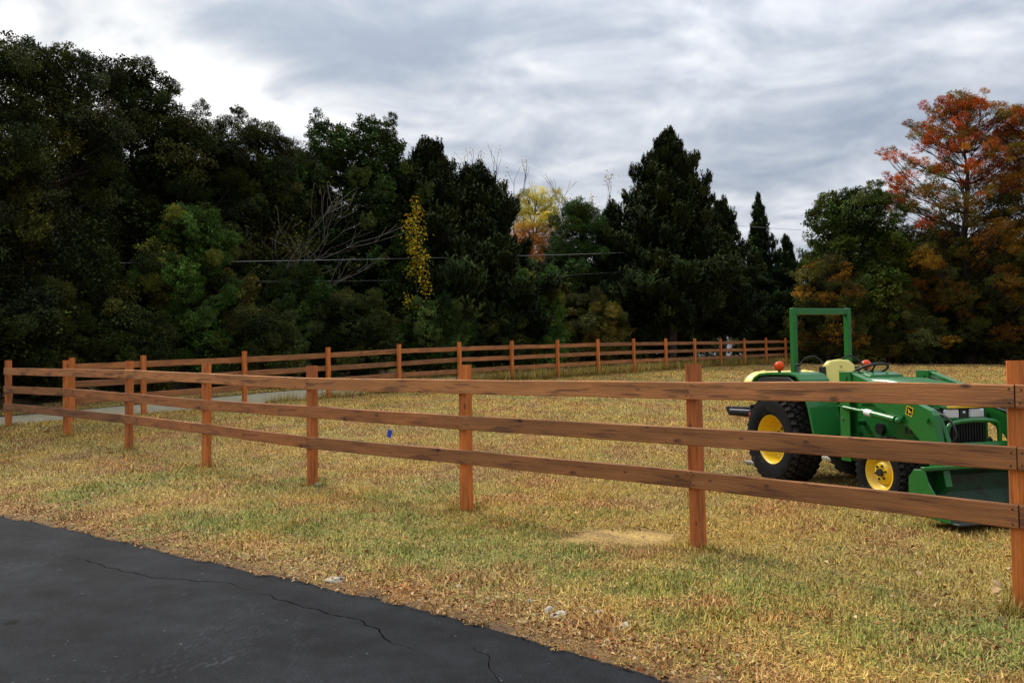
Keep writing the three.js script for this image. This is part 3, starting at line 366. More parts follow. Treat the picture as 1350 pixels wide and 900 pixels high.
  // rear end -----------------------------------------------------
  { const g = new THREE.CapsuleGeometry(0.20, 0.72, 8, 28); g.rotateX(Math.PI / 2); const d = mesh('ballast_tank', g, cream, T); d.position.set(-0.72, 1.085, 0.03); const m = new MB(); for (const z of [-0.3, 0.3]) m.geo(new THREE.TorusGeometry(0.203, 0.008, 6, 36), new THREE.Matrix4().makeTranslation(0, 0, z)); mesh('tank_strap', m, yel, d); const k = new MB(); k.box(-0.9, -0.3, 0.82, 0.87, -0.2, -0.14).box(-0.9, -0.3, 0.82, 0.87, 0.14, 0.2); mesh('tank_cradle', k, black, T); }
  { const m = new MB(); for (const z of [0.22, -0.22]) m.tube([[-0.25, 0.45, z], [-0.95, 0.40, z * 1.5]], 0.028, 8).tube([[-0.3, 0.85, z], [-0.62, 0.42, z * 1.3]], 0.014, 6); mesh('lift_links', m, black, T); }
  { const g = new THREE.Group(); g.name = 'rear_linkage'; T.add(g); const bars = [[0, 0.045, 0.02, black, 0.024], [0.0, 0.0, 0.0, steel, 0.015], [0, -0.045, 0.02, black, 0.026], [0.02, 0.02, 0.035, steel, 0.011], [0.02, -0.02, 0.04, black, 0.02]]; for (const [ax, ay, az, mt, rr] of bars) { const m = new MB(); m.tube([[-0.68 + ax, 0.77 + ay, 0.50 + az], [-0.83 + ax, 0.79 + ay * 0.7, 0.76 + az * 0.3]], rr, 10); mesh('linkage_bar', m, mt, g); } const k = new MB(); k.tube([[-0.7, 0.72, 0.46], [-0.7, 0.82, 0.46]], 0.03, 8).tube([[-0.3, 0.77, 0.2], [-0.68, 0.77, 0.5]], 0.02, 8); mesh('linkage_bracket', k, black, g); const c = new MB(); c.tube([[-0.82, 0.74, 0.75], [-0.85, 0.84, 0.77]], 0.03, 10); mesh('end_cap', c, black, g); }
  { const g = new THREE.CylinderGeometry(0.04, 0.04, 0.015, 20).rotateZ(Math.PI / 2); const o = mesh('reflector', g, red, T); o.position.set(-0.60, 0.735, 0.585); const g2 = new MB(); g2.box(-0.62, -0.595, 0.70, 0.87, 0.20, 0.60); mesh('reflector_bracket', g2, black, T); }
}
// ------------------------------------------------------------------ trees
const bark = (a, b, c) => std({ color: rgb(a, b, c), map: barkTex, bumpMap: barkTex, bumpScale: 0.02, roughness: 1 });
const barkTex = tex(256, 256, (s, t, o) => { const v = 0.8 + 0.2 * tileN(s, t, 30, 5) + 0.12 * tileN(s, t, 60, 20, 9); o[0] = v; o[1] = v * 0.98; o[2] = v * 0.95; });
const BARK = { grey: bark(0.10, 0.085, 0.07), dark: bark(0.055, 0.042, 0.033), pale: bark(0.40, 0.36, 0.31), cedar: bark(0.11, 0.075, 0.055) };
function leafClump(seed, count, rad, len, wid, fold = 0.25, flat = 1) {
  const r = rng(seed), m = new MB(), q = new THREE.Quaternion(), e = new THREE.Euler(), v = new THREE.Vector3();
  for (let k = 0; k < count; k++) {
    const a = r() * 6.283, b = Math.acos(2 * r() - 1), d = rad * Math.cbrt(r()), c = [d * Math.sin(b) * Math.cos(a), d * Math.cos(b) * flat, d * Math.sin(b) * Math.sin(a)];
    e.set((r() - 0.5) * 2.2, r() * 6.283, (r() - 0.5) * 2.2); q.setFromEuler(e); const L = len * (0.7 + 0.6 * r()), Wd = wid * (0.7 + 0.6 * r());
    const P = [[0, 0, 0], [L * 0.45, fold * Wd, Wd / 2], [L, -fold * Wd * 0.6, 0], [L * 0.45, fold * Wd, -Wd / 2]].map((p) => v.set(...p).applyQuaternion(q).toArray()), n = v.set(0, 1, 0).applyQuaternion(q).toArray(), i0 = m.vc;
    P.forEach((p) => m.v(p[0] + c[0], p[1] + c[1], p[2] + c[2], ...n)); m.i.push(i0, i0 + 1, i0 + 2, i0, i0 + 2, i0 + 3);
  }
  return m.build();
}
function spray(seed, count, L, w) { // a feathery conifer shoot along +Y
  const r = rng(seed), m = new MB();
  for (let k = 0; k < count; k++) {
    const s = k / count, y = L * s * 0.85, a = r() * 6.283, spread = 0.55 + 0.5 * r(), l = L * (0.34 - 0.2 * s) * (0.7 + 0.6 * r()), dx = Math.cos(a) * spread, dz = Math.sin(a) * spread, dy = 0.75, q = Math.hypot(dx, dy, dz), b = a + Math.PI / 2, wx = Math.cos(b) * w, wz = Math.sin(b) * w, i0 = m.vc, n = [-dx * dy / q, (dx * dx + dz * dz) / q + .2, -dz * dy / q];
    const ex = dx / q * l, ey = dy / q * l, ez = dz / q * l, j = 0.02 * (r() - .5);
    m.v(-wx * .5, y, -wz * .5, ...n); m.v(wx * .5, y, wz * .5, ...n); m.v(ex * .6 + wx, y + ey * .6, ez * .6 + wz + j, ...n); m.v(ex * .6 - wx, y + ey * .6, ez * .6 - wz, ...n); m.v(ex, y + ey, ez, ...n);
    m.i.push(i0, i0 + 1, i0 + 2, i0, i0 + 2, i0 + 3, i0 + 3, i0 + 2, i0 + 4);
  }
  return m.build();
}
// a leafy bough about one metre in radius: twig ends, each with its own tuft of leaves; the tints of single leaves are vertex colours
function bough(seed, twigs, per, tuft, len, wid, o = {}) {
  const r = rng(seed), m = new MB(), c = [], q = new THREE.Quaternion(), e = new THREE.Euler(), v = new THREE.Vector3(), { flat = 0.7, fold = 0.25, hang = 0 } = o;
  for (let t = 0; t < twigs; t++) {
    const a = r() * 6.283, b = Math.acos(2 * r() - 1), d = 0.25 + 0.75 * Math.pow(r(), 0.55), sx = d * Math.sin(b) * Math.cos(a), sy = d * Math.cos(b) * flat, sz = d * Math.sin(b) * Math.sin(a), tone = 0.72 + 0.56 * r(), n = Math.round(per * (0.5 + r()));
    for (let k = 0; k < n; k++) {
      const a2 = r() * 6.283, b2 = Math.acos(2 * r() - 1), d2 = tuft * Math.cbrt(r()) * (0.7 + 0.6 * r()), cx = sx + d2 * Math.sin(b2) * Math.cos(a2), cy = sy + d2 * Math.cos(b2) * 0.75, cz = sz + d2 * Math.sin(b2) * Math.sin(a2);
      e.set((r() - 0.5) * 2.0, r() * 6.283, (r() - 0.5) * 2.0 - hang); q.setFromEuler(e); const L = len * (0.65 + 0.7 * r()), Wd = wid * (0.65 + 0.7 * r()), i0 = m.vc, nn = v.set(0, 1, 0).applyQuaternion(q).toArray(), f = tone * (0.75 + 0.5 * r()), hue = (r() - 0.5) * 0.22;
      for (const p of [[0, 0, 0], [L * 0.45, fold * Wd, Wd / 2], [L, -fold * Wd * 0.6, 0], [L * 0.45, fold * Wd, -Wd / 2]]) { v.set(...p).applyQuaternion(q); m.v(v.x + cx, v.y + cy, v.z + cz, ...nn); c.push(f * (1 + hue), f, f * (1 - hue)); }
      m.i.push(i0, i0 + 1, i0 + 2, i0, i0 + 2, i0 + 3);
    }
  }
  const g = m.build(); g.setAttribute('color', new THREE.Float32BufferAttribute(c, 3)); return g;
}
// a conifer bough along +X, length 1, its shoots upswept
function needleBough(seed, shoots, blades, size) {
  const r = rng(seed), m = new MB(), c = [], up = new THREE.Vector3(0, 1, 0), v = new THREE.Vector3(), q = new THREE.Quaternion();
  for (let t = 0; t < shoots; t++) {
    const f = 0.12 + 0.90 * Math.pow(r(), 0.75), w = 0.30 * (1.1 - f) + 0.05, base = [f, (r() - .45) * w * 0.9, (r() - .5) * 2 * w], tone = 0.7 + 0.6 * r(), L = size * (0.6 + 0.7 * r());
    q.setFromUnitVectors(up, new THREE.Vector3(0.75 + 0.5 * (r() - .5), 0.5 + 0.7 * r(), base[2] * 2.2 + (r() - .5) * 0.7).normalize());
    for (let k = 0; k < blades; k++) {
      const s = k / blades, y = L * s * 0.85, a = r() * 6.283, sp = 0.5 + 0.5 * r(), l = L * (0.38 - 0.2 * s) * (0.7 + 0.6 * r()), dx = Math.cos(a) * sp, dz = Math.sin(a) * sp, h = Math.hypot(dx, 0.75, dz), wx = -Math.sin(a) * L * 0.045, wz = Math.cos(a) * L * 0.045, ex = dx / h * l, ey = 0.75 / h * l, ez = dz / h * l, i0 = m.vc, f2 = tone * (0.8 + 0.4 * r()), nn = v.set(-dx * 0.75, sp * sp + 0.2, -dz * 0.75).normalize().applyQuaternion(q).toArray();
      for (const p of [[-wx * .6, y, -wz * .6], [wx * .6, y, wz * .6], [ex * .6 + wx, y + ey * .6, ez * .6 + wz], [ex * .6 - wx, y + ey * .6, ez * .6 - wz], [ex, y + ey, ez]]) { v.set(...p).applyQuaternion(q); m.v(v.x + base[0], v.y + base[1], v.z + base[2], ...nn); c.push(f2, f2, f2); }
      m.i.push(i0, i0 + 1, i0 + 2, i0, i0 + 2, i0 + 3, i0 + 3, i0 + 2, i0 + 4);
    }
  }
  const g = m.build(); g.setAttribute('color', new THREE.Float32BufferAttribute(c, 3)); return g;
}
const CL = {
  oak: [bough(1, 60, 34, 0.26, 0.115, 0.066), bough(11, 54, 36, 0.25, 0.12, 0.07)], oak2: [bough(2, 64, 32, 0.25, 0.105, 0.06), bough(12, 60, 34, 0.24, 0.11, 0.065)],
  big: [bough(3, 38, 40, 0.27, 0.15, 0.095, { flat: 0.9 }), bough(13, 34, 40, 0.28, 0.155, 0.10, { flat: 0.9 })], fine: [bough(4, 56, 26, 0.24, 0.10, 0.05), bough(14, 50, 26, 0.24, 0.10, 0.05)],
  sparse: [bough(5, 40, 20, 0.24, 0.13, 0.08), bough(15, 44, 18, 0.25, 0.13, 0.08)],
};
const NB = { l: [needleBough(21, 90, 16, 0.22), needleBough(22, 96, 16, 0.21)], m: [needleBough(23, 62, 16, 0.32), needleBough(24, 58, 16, 0.34)], s: [needleBough(25, 26, 16, 0.55), needleBough(26, 24, 16, 0.6)] };
const few = leafClump(6, 5, 0.25, 0.12, 0.09);
const LEAF = phys({ color: 0xffffff, vertexColors: true, roughness: 0.7, side: THREE.DoubleSide, specularIntensity: 0.25 }), NEEDLE = phys({ color: 0xffffff, vertexColors: true, roughness: 0.9, side: THREE.DoubleSide, specularIntensity: 0.15 });
const LEAFT = phys({ color: 0xffffff, vertexColors: true, roughness: 0.9, transmission: 0.4, thickness: 0, side: THREE.DoubleSide, specularIntensity: 0.1 }), LEAFF = phys({ color: 0xffffff, roughness: 0.9, transmission: 0.4, thickness: 0, side: THREE.DoubleSide, specularIntensity: 0.1 });
const dummy = new THREE.Object3D(), tint = new THREE.Color();
function foliage(name, geo, mat, list, parent) { // list: [x, y, z, scale | [sx, sy, sz], quaternion | null, r, g, b]
  const geos = Array.isArray(geo) ? geo : [geo];
  geos.forEach((gm, n) => {
    const sub = list.filter((q, k) => k % geos.length === n); if (!sub.length) return;
    const o = new THREE.InstancedMesh(gm, mat, sub.length); o.name = name; o.castShadow = o.receiveShadow = true; o.userData.kind = 'stuff'; const r = rng(sub.length + 3 + n);
    sub.forEach((q, k) => { dummy.position.set(q[0], q[1], q[2]); if (q[4]) dummy.quaternion.copy(q[4]); else dummy.rotation.set((r() - .5) * 0.9, r() * 6.283, (r() - .5) * 0.9); Array.isArray(q[3]) ? dummy.scale.set(...q[3]) : dummy.scale.setScalar(q[3]); dummy.updateMatrix(); o.setMatrixAt(k, dummy.matrix); o.setColorAt(k, tint.setRGB(q[5], q[6], q[7])); });
    (parent ?? scene).add(o);
  });
}
const pick = (pal, r) => { const c = pal[Math.floor(r() * pal.length)], v = 0.5 + 1.0 * r(); return [c[0] * v, c[1] * v, c[2] * v]; };
const limb = (m, a, b, r0, r1, r, bend = 0.12, n = 5, sides = 6) => { const P = [], R = [], l = a.distanceTo(b), ox = (r() - .5) * bend * l, oz = (r() - .5) * bend * l, oy = -bend * 0.35 * l * r(); for (let k = 0; k <= n; k++) { const s = k / n, w = Math.sin(Math.PI * s); P.push(new THREE.Vector3(lerp(a.x, b.x, s) + ox * w + 0.02 * l * (r() - .5) * w, lerp(a.y, b.y, s) + oy * w, lerp(a.z, b.z, s) + oz * w + 0.02 * l * (r() - .5) * w)); R.push(lerp(r0, r1, s)); } m.tube(P, R, sides); return P; };
// broadleaf tree: a crown of many uneven leaf masses on limbs
function broadleaf({ name = 'oak_tree', label, px, top, d, hw, base = 0.3, palette, clump = 'oak', mat = LEAF, lobes = 60, seed, bk = 'dark', group, category = 'tree', size = 0.85, lean = 0, two, taper = 0.5, limbs = 0.26, rough = 0.24 }) {
  const r = rng(seed), P = at(px, top, d), gx = P.x, gy = G(gx, d), H = P.y - gy, R = hw * d / FOCAL, t = thing(name, label, category, [gx, gy, -d], 0, group);
  const m = new MB(), tr = Math.max(0.05, H * 0.017), cb = H * base, fork = new THREE.Vector3(lean * H * 0.4 + (r() - .5) * 0.3, Math.max(H * 0.45, cb + 0.2), (r() - .5) * 0.3);
  const tp = limb(m, new THREE.Vector3(0, -0.3, 0), fork, tr * 1.35, tr * 0.7, r, 0.06, 8, 9), tp2 = limb(m, fork, new THREE.Vector3(lean * H * 0.9, H * 0.9, 0), tr * 0.7, 0.02, r, 0.1, 8, 6), L = [];
  const env = (s) => (s < 0.4 ? lerp(0.82, 1, s / 0.4) : Math.pow(clamp(1 - Math.pow((s - 0.4) / 0.66, 2.4)), taper));
  for (let k = 0; k < lobes; k++) {
    const inner = k % 4 === 3, s = Math.pow((k + r()) / lobes, 0.88), a = k * 2.39996 + r() * 0.8, sc = size * (0.6 + 0.7 * r()) * (1.08 - 0.25 * s) * (R < 2 ? 0.8 : 1), bump = 1 + rough * n2(Math.cos(a) * 1.3 + seed, s * 4 + Math.sin(a) * 1.3);
    const rr = Math.max(0, R * env(s) * bump - sc * 0.75) * (inner ? Math.sqrt(r()) * 0.7 : 0.82 + 0.22 * r()), y = Math.min(lerp(cb + sc * 0.3, H - sc * 0.55, s), H - sc * 0.5) + (s > 0.8 ? -0.25 * sc * r() : 0);
    const c = new THREE.Vector3(Math.cos(a) * rr + lean * y, y, Math.sin(a) * rr);
    const low = c.y - rr * 0.55, from = low < fork.y ? tp[Math.max(2, Math.min(tp.length - 1, Math.round(low / fork.y * (tp.length - 1))))] : tp2[Math.min(tp2.length - 2, Math.round((low - fork.y) / (H * 0.9 - fork.y) * (tp2.length - 1)))];
    const lp = limb(m, from.clone(), c, tr * limbs, 0.012, r, 0.2, 5, 5);
    for (let q = 0; q < 3; q++) limb(m, lp[3].clone(), new THREE.Vector3(c.x + (r() - .5) * 1.7 * sc, c.y + (r() - .3) * 1.0 * sc, c.z + (r() - .5) * 1.7 * sc), 0.016, 0.005, r, 0.2, 3, 4);
    const pal = two && r() < two.share(s, r) ? two.palette : palette, col = pick(pal, r);
    L.push([c.x, c.y, c.z, [sc * (0.85 + 0.4 * r()), sc * (0.75 + 0.35 * r()), sc * (0.85 + 0.4 * r())], null, ...col]);
  }
  for (let k = 0; k < lobes * 0.55; k++) { // loose sprigs that stand out of the outline
    const s = 0.15 + 0.85 * r(), a = r() * 6.283, sc = size * (0.28 + 0.26 * r()), rr = R * env(Math.min(s, 0.97)) * (0.82 + 0.32 * r()), y = lerp(cb, H, s) - sc * 0.3, col = pick(two && r() < two.share(s, r) ? two.palette : palette, r), c = new THREE.Vector3(Math.cos(a) * rr + lean * y, y, Math.sin(a) * rr);
    limb(m, new THREE.Vector3(c.x * 0.6, c.y - 0.5 * sc - 0.25 * rr, c.z * 0.6), c, 0.02, 0.006, r, 0.15, 3, 4); L.push([c.x, c.y, c.z, [sc, sc * (0.9 + 0.6 * r()), sc], null, ...col]);
  }
  mesh('trunk', m, BARK[bk], t); foliage('crown', CL[clump], mat, L, t);
  return t;
}
// eastern red cedar: a ragged cone of upswept boughs
function cedar({ name = 'cedar_tree', label, px, top, d, hw, base = 0.1, palette, seed, boughs = 260, group, ragged = 0.3, power = 0.78 }) {
  const r = rng(seed), P = at(px, top, d), gx = P.x, gy = G(gx, d), H = P.y - gy, R = hw * d / FOCAL, t = thing(name, label, 'tree', [gx, gy, -d], 0, group), m = new MB(), L = { l: [], m: [], s: [] };
  limb(m, new THREE.Vector3(0, -0.3, 0), new THREE.Vector3(0, H * 0.985, 0), H * 0.020, 0.010, r, 0.015, 12, 9);
  for (let k = 0; k < boughs; k++) {
    const s = Math.pow((k + r()) / boughs, 0.85), y = lerp(H * base, H * 0.965, s), env = R * Math.pow(1 - s, power) * (s < 0.12 ? lerp(0.8, 1, s / 0.12) : 1) + 0.16, a = k * 2.39996 + r(), len = env * (1 - ragged * r() + 0.32 * n2(a * 1.3 + seed, y * 0.8)), rise = lerp(0.10, 1.5, s * s) + 0.35 * r(), tilt = Math.atan(rise);
    const full = len / Math.cos(tilt) * (s > 0.8 ? 0.85 : 1), y0 = Math.max(0.15, y - 0.30 * len * rise), yTop = y0 + full * Math.sin(tilt), over = Math.max(0, yTop - H * 0.995), F = Math.max(0.25, full - over / Math.sin(tilt)), q = new THREE.Quaternion().setFromEuler(new THREE.Euler(0, -a, tilt, 'YXZ')), c = pick(palette, r);
    const B = new THREE.Vector3(1, 0, 0).applyQuaternion(q).multiplyScalar(F).add(new THREE.Vector3(0, y0, 0)); limb(m, new THREE.Vector3(0, y0, 0), B, 0.010 + 0.010 * F, 0.004, r, 0.06, 3, 4);
    L[F > 1.5 ? 'l' : F > 0.8 ? 'm' : 's'].push([0, y0, 0, [F, F * (0.8 + 0.5 * r()), F * (0.9 + 0.4 * r())], q, ...c]);
  }
  mesh('trunk', m, BARK.cedar, t); for (const k of ['l', 'm', 's']) foliage('crown', NB[k], NEEDLE, L[k], t); return t;
}
// leafless tree: forking limbs only, with a few hanging leaves
function bareTree({ name = 'bare_tree', label, px, top, d, seed, bk = 'grey', leaves = 0, palette, width = 0.5, group, category = 'tree', stems = 1, levels = 5, thick = 0.011, minR = 0.006 }) {
  const r = rng(seed), P = at(px, top, d), gx = P.x, gy = G(gx, d), H = P.y - gy, t = thing(name, label, category, [gx, gy, -d], 0, group), m = new MB(), ends = [];
  const grow = (a, dir, len, rad, lv) => { const b = a.clone().addScaledVector(dir, len), pts = limb(m, a, b, Math.max(rad, minR), Math.max(rad * 0.62, minR), r, 0.16, 4, lv > 2 ? 7 : 4); if (lv === 0) { ends.push(b); return; } const n = 2 + (r() < 0.55 ? 1 : 0); for (let k = 0; k < n; k++) { const q = new THREE.Vector3(dir.x + (r() - .5) * 1.5 * width * 2, dir.y + (r() - .35) * 0.55, dir.z + (r() - .5) * 1.5 * width * 2).normalize(); grow((k ? pts[3] : b).clone(), q, len * (0.62 + 0.2 * r()), rad * 0.58, lv - 1); } };
  for (let k = 0; k < stems; k++) grow(new THREE.Vector3((r() - .5) * 0.3, -0.2, (r() - .5) * 0.3), new THREE.Vector3((r() - .5) * width * (stems > 1 ? 1.6 : 0.3), 1, (r() - .5) * width * 0.5).normalize(), H * 0.33, Math.max(0.02, H * thick), levels);
  let my = 0.1; for (const e of ends) my = Math.max(my, e.y); m.p = m.p.map((v) => v * H / my);
  mesh('trunk', m, BARK[bk], t); if (leaves) { const L = []; for (const e of ends) if (r() < leaves) { const c = pick(palette, r); L.push([e.x * H / my, e.y * H / my, e.z * H / my, 0.7 + 0.6 * r(), null, ...c]); } foliage('crown', few, LEAFF, L, t); } return t;
}
const PAL = {
  oak: [[0.044, 0.060, 0.013], [0.055, 0.068, 0.014], [0.034, 0.049, 0.011], [0.084, 0.086, 0.016]],
  leafy: [[0.046, 0.090, 0.017], [0.060, 0.104, 0.022], [0.036, 0.070, 0.014], [0.085, 0.118, 0.024]],
  bush: [[0.085, 0.165, 0.026], [0.105, 0.185, 0.030], [0.070, 0.135, 0.023], [0.19, 0.20, 0.032]],
  lime: [[0.10, 0.135, 0.020], [0.075, 0.115, 0.018], [0.13, 0.15, 0.024], [0.055, 0.090, 0.016]],
  olive: [[0.080, 0.088, 0.020], [0.11, 0.11, 0.024], [0.066, 0.072, 0.018], [0.20, 0.16, 0.03]],
  cedar: [[0.030, 0.044, 0.013], [0.037, 0.052, 0.015], [0.024, 0.036, 0.011], [0.052, 0.062, 0.017]],
  cedarB: [[0.032, 0.056, 0.018], [0.042, 0.068, 0.021], [0.026, 0.045, 0.015]],
  yellow: [[0.60, 0.44, 0.02], [0.66, 0.50, 0.03], [0.50, 0.45, 0.03], [0.30, 0.34, 0.03], [0.62, 0.33, 0.02]],
  orange: [[0.62, 0.25, 0.03], [0.54, 0.20, 0.03], [0.60, 0.34, 0.05], [0.36, 0.17, 0.03]],
  gold: [[0.62, 0.48, 0.06], [0.52, 0.45, 0.06], [0.44, 0.40, 0.06]],
  red: [[0.46, 0.10, 0.012], [0.50, 0.14, 0.015], [0.38, 0.065, 0.012], [0.44, 0.19, 0.02], [0.28, 0.11, 0.015], [0.20, 0.14, 0.02]],
  rust: [[0.32, 0.13, 0.015], [0.22, 0.11, 0.015], [0.13, 0.10, 0.015], [0.085, 0.095, 0.014], [0.34, 0.19, 0.02], [0.10, 0.115, 0.016]],
  mixed: [[0.080, 0.095, 0.018], [0.10, 0.115, 0.02], [0.065, 0.080, 0.016], [0.11, 0.10, 0.02], [0.46, 0.24, 0.03]],
};
const NEAR = 'trees along the lane';
broadleaf({ label: 'dark leafy oak out at the end of the tree row', px: -165, top: 60, d: 18.6, hw: 205, base: 0.05, palette: PAL.oak, seed: 101, lobes: 90, group: NEAR });
broadleaf({ label: 'tallest dark oak, rising over the corner where the two fences meet', px: 30, top: 46, d: 22.4, hw: 140, base: 0.05, palette: PAL.oak, seed: 102, lobes: 84, clump: 'oak2', group: NEAR });
broadleaf({ label: 'dark oak with a ragged top next to the tallest oak', px: 172, top: 84, d: 28.5, hw: 92, base: 0.06, palette: PAL.oak, seed: 103, lobes: 68, group: NEAR });
broadleaf({ label: 'dark round-topped oak behind the light green bush', px: 268, top: 146, d: 29, hw: 88, base: 0.1, palette: PAL.oak, seed: 104, lobes: 61, clump: 'oak2', group: NEAR });
broadleaf({ label: 'dark round-topped oak behind the pale leafless shrub', px: 345, top: 154, d: 30, hw: 74, base: 0.1, palette: PAL.oak, seed: 105, lobes: 57, group: NEAR });
broadleaf({ label: 'green oak with knobbly leaf tufts beside the cedars', px: 466, top: 157, d: 33, hw: 104, base: 0.08, palette: PAL.leafy, seed: 106, lobes: 87, clump: 'big', group: NEAR });
broadleaf({ label: 'narrow dark green tree between the round oaks and the knobbly green oak', px: 412, top: 196, d: 33, hw: 48, base: 0.08, palette: PAL.oak, seed: 107, lobes: 38, group: NEAR });
cedar({ label: 'dark cedar with a slim tip beside the knobbly green oak', px: 562, top: 184, d: 34, hw: 122, power: 0.78, palette: PAL.cedar, seed: 201, boughs: 210, group: NEAR });
cedar({ label: 'dark cedar in front of the bare tree and the yellow-topped tree', px: 628, top: 218, d: 35, hw: 116, power: 0.84, palette: PAL.cedar, seed: 202, boughs: 210, group: NEAR });
broadleaf({ name: 'autumn_tree', label: 'yellow and orange autumn tree glowing between dark cedars', px: 706, top: 246, d: 47, hw: 52, base: 0.3, palette: PAL.orange, two: { palette: PAL.gold, share: (s) => smooth(0.55, 0.8, s) }, seed: 108, lobes: 65, clump: 'fine', mat: LEAFT, bk: 'grey', group: 'autumn trees' });
bareTree({ label: 'leafless grey tree standing over the yellow-topped tree', px: 666, top: 190, d: 50, seed: 301, leaves: 0.25, palette: PAL.gold, width: 0.34, levels: 5, thick: 0.010, minR: 0.009 });
bareTree({ label: 'thin leafless tree behind the yellow and orange tree', px: 742, top: 236, d: 52, seed: 302, width: 0.36, levels: 5, thick: 0.007, minR: 0.008 });
bareTree({ label: 'thin pale tree with sparse buff leaves beside the big cedar', px: 803, top: 243, d: 52, seed: 303, leaves: 0.9, palette: [[0.42, 0.36, 0.22], [0.36, 0.30, 0.16]], width: 0.36, levels: 5, thick: 0.006, minR: 0.008, bk: 'pale' });
broadleaf({ label: 'dark green tree filling in under the yellow and orange tree', px: 690, top: 338, d: 41, hw: 50, base: 0.06, palette: PAL.leafy, seed: 117, lobes: 50, group: NEAR });
broadleaf({ label: 'dark green tree below the thin leafless tree', px: 738, top: 326, d: 42, hw: 44, base: 0.06, palette: PAL.oak, seed: 118, lobes: 46, group: NEAR });
broadleaf({ label: 'low green tree between the autumn tree and the big cedar', px: 766, top: 262, d: 39, hw: 46, base: 0.1, palette: PAL.leafy, seed: 109, lobes: 49, group: NEAR });
cedar({ label: 'short dark cedar close against the big cedar', px: 806, top: 268, d: 40, hw: 60, palette: PAL.cedarB, seed: 203, boughs: 150, group: NEAR });
cedar({ label: 'big pointed cedar standing behind the far fence', px: 880, top: 168, d: 39, hw: 98, power: 0.86, base: 0.16, palette: PAL.cedar, seed: 204, boughs: 320, group: NEAR });
cedar({ label: 'dark cedar leaning into the flank of the big cedar', px: 948, top: 262, d: 42, hw: 62, base: 0.16, palette: PAL.cedar, seed: 206, boughs: 160, group: NEAR });
cedar({ label: 'slim cedar with a spire tip beside the gap of open sky', px: 1000, top: 250, d: 46, hw: 54, power: 1.1, base: 0.12, palette: PAL.cedarB, seed: 205, boughs: 170, ragged: 0.6, group: NEAR });
cedar({ label: 'small ragged cedar below the gap of open sky', px: 1036, top: 308, d: 47, hw: 54, power: 1.0, base: 0.03, palette: PAL.cedarB, seed: 207, boughs: 130, ragged: 0.6, group: NEAR });
broadleaf({ label: 'bushy green tree standing behind the tractor roll bar', px: 1122, top: 244, d: 44, hw: 66, base: 0.12, palette: PAL.lime, seed: 110, lobes: 68, clump: 'big', group: NEAR });
broadleaf({ name: 'autumn_tree', label: 'low yellowing tree over the tractor roll bar', px: 1088, top: 335, d: 42, hw: 46, base: 0.12, palette: PAL.mixed, seed: 111, lobes: 38, clump: 'sparse', mat: LEAFT, group: 'autumn trees' });
broadleaf({ name: 'autumn_tree', label: 'tall thin-crowned tree with red and orange leaves', px: 1268, top: 122, d: 44, hw: 108, taper: 0.8, size: 0.62, base: 0.04, palette: PAL.red, two: { palette: PAL.rust, share: (s) => smooth(0.72, 0.30, s) }, seed: 412, lobes: 270, limbs: 0.13, rough: 0.5, clump: 'sparse', mat: LEAFT, group: 'autumn trees' });
broadleaf({ name: 'autumn_tree', label: 'broad rust-coloured tree past the tall red tree', px: 1365, top: 132, d: 43, hw: 84, taper: 0.7, base: 0.08, palette: PAL.rust, two: { palette: PAL.red, share: (s) => smooth(0.62, 0.95, s) }, seed: 113, lobes: 170, limbs: 0.15, rough: 0.45, size: 0.72, clump: 'sparse', mat: LEAFT, group: 'autumn trees' });
broadleaf({ label: 'dark olive tree low behind the tall red tree', px: 1215, top: 300, d: 47, hw: 80, base: 0.05, palette: PAL.olive, seed: 114, lobes: 57, group: NEAR });
broadleaf({ label: 'dark olive tree low behind the broad rust-coloured tree', px: 1330, top: 310, d: 48, hw: 80, base: 0.05, palette: PAL.mixed, seed: 115, lobes: 57, group: NEAR });
broadleaf({ label: 'dark leafy tree past the broad rust-coloured tree', px: 1480, top: 200, d: 44, hw: 90, base: 0.05, palette: PAL.oak, seed: 116, lobes: 57, group: NEAR });
// bushes at the edge of the wood
const BUSH = 'bushes at the edge of the wood';
const bush = (o) => broadleaf({ name: 'bush', category: 'bush', base: 0.06, lobes: 57, size: 0.7, clump: 'oak', palette: PAL.bush, group: BUSH, ...o });
bush({ label: 'tall light green bush under the power cable, in front of the dark oaks', px: 250, top: 270, d: 25.6, hw: 66, seed: 120, lobes: 57 });
bush({ label: 'olive bush with yellowing leaves at the foot of the light green bush', px: 292, top: 352, d: 26.6, hw: 50, seed: 121, palette: PAL.olive });
bush({ label: 'green bush below the pale leafless shrub', px: 398, top: 346, d: 28.8, hw: 52, seed: 122, palette: PAL.leafy });
bush({ label: 'dark bush low at the foot of the tallest oak', px: 60, top: 385, d: 21.4, hw: 62, seed: 123, palette: PAL.oak });
bush({ label: 'dark bush low below the light green bush', px: 170, top: 400, d: 22.4, hw: 52, seed: 124, palette: PAL.oak });
bush({ label: 'dark bush behind the first posts of the far fence', px: 345, top: 405, d: 25.3, hw: 50, seed: 125, palette: PAL.oak });
bush({ label: 'dark bush between the green bush and the yellow sapling', px: 470, top: 385, d: 28, hw: 52, seed: 126, palette: PAL.oak });
bush({ label: 'dark bush at the foot of the yellow sapling', px: 570, top: 395, d: 30.5, hw: 50, seed: 127, palette: PAL.leafy });
bush({ label: 'green bush with pale leaves below the autumn tree', px: 706, top: 355, d: 35, hw: 40, seed: 128, palette: PAL.bush });
bush({ label: 'dark bush below the cedar with the bare tree behind it', px: 645, top: 395, d: 33.5, hw: 50, seed: 129, palette: PAL.oak });
bush({ label: 'dark bush beside the trunk of the big cedar', px: 780, top: 385, d: 37.5, hw: 52, seed: 130, palette: PAL.olive });
bush({ label: 'dark bush behind the tractor seat', px: 1020, top: 400, d: 46, hw: 46, seed: 131, palette: PAL.oak });
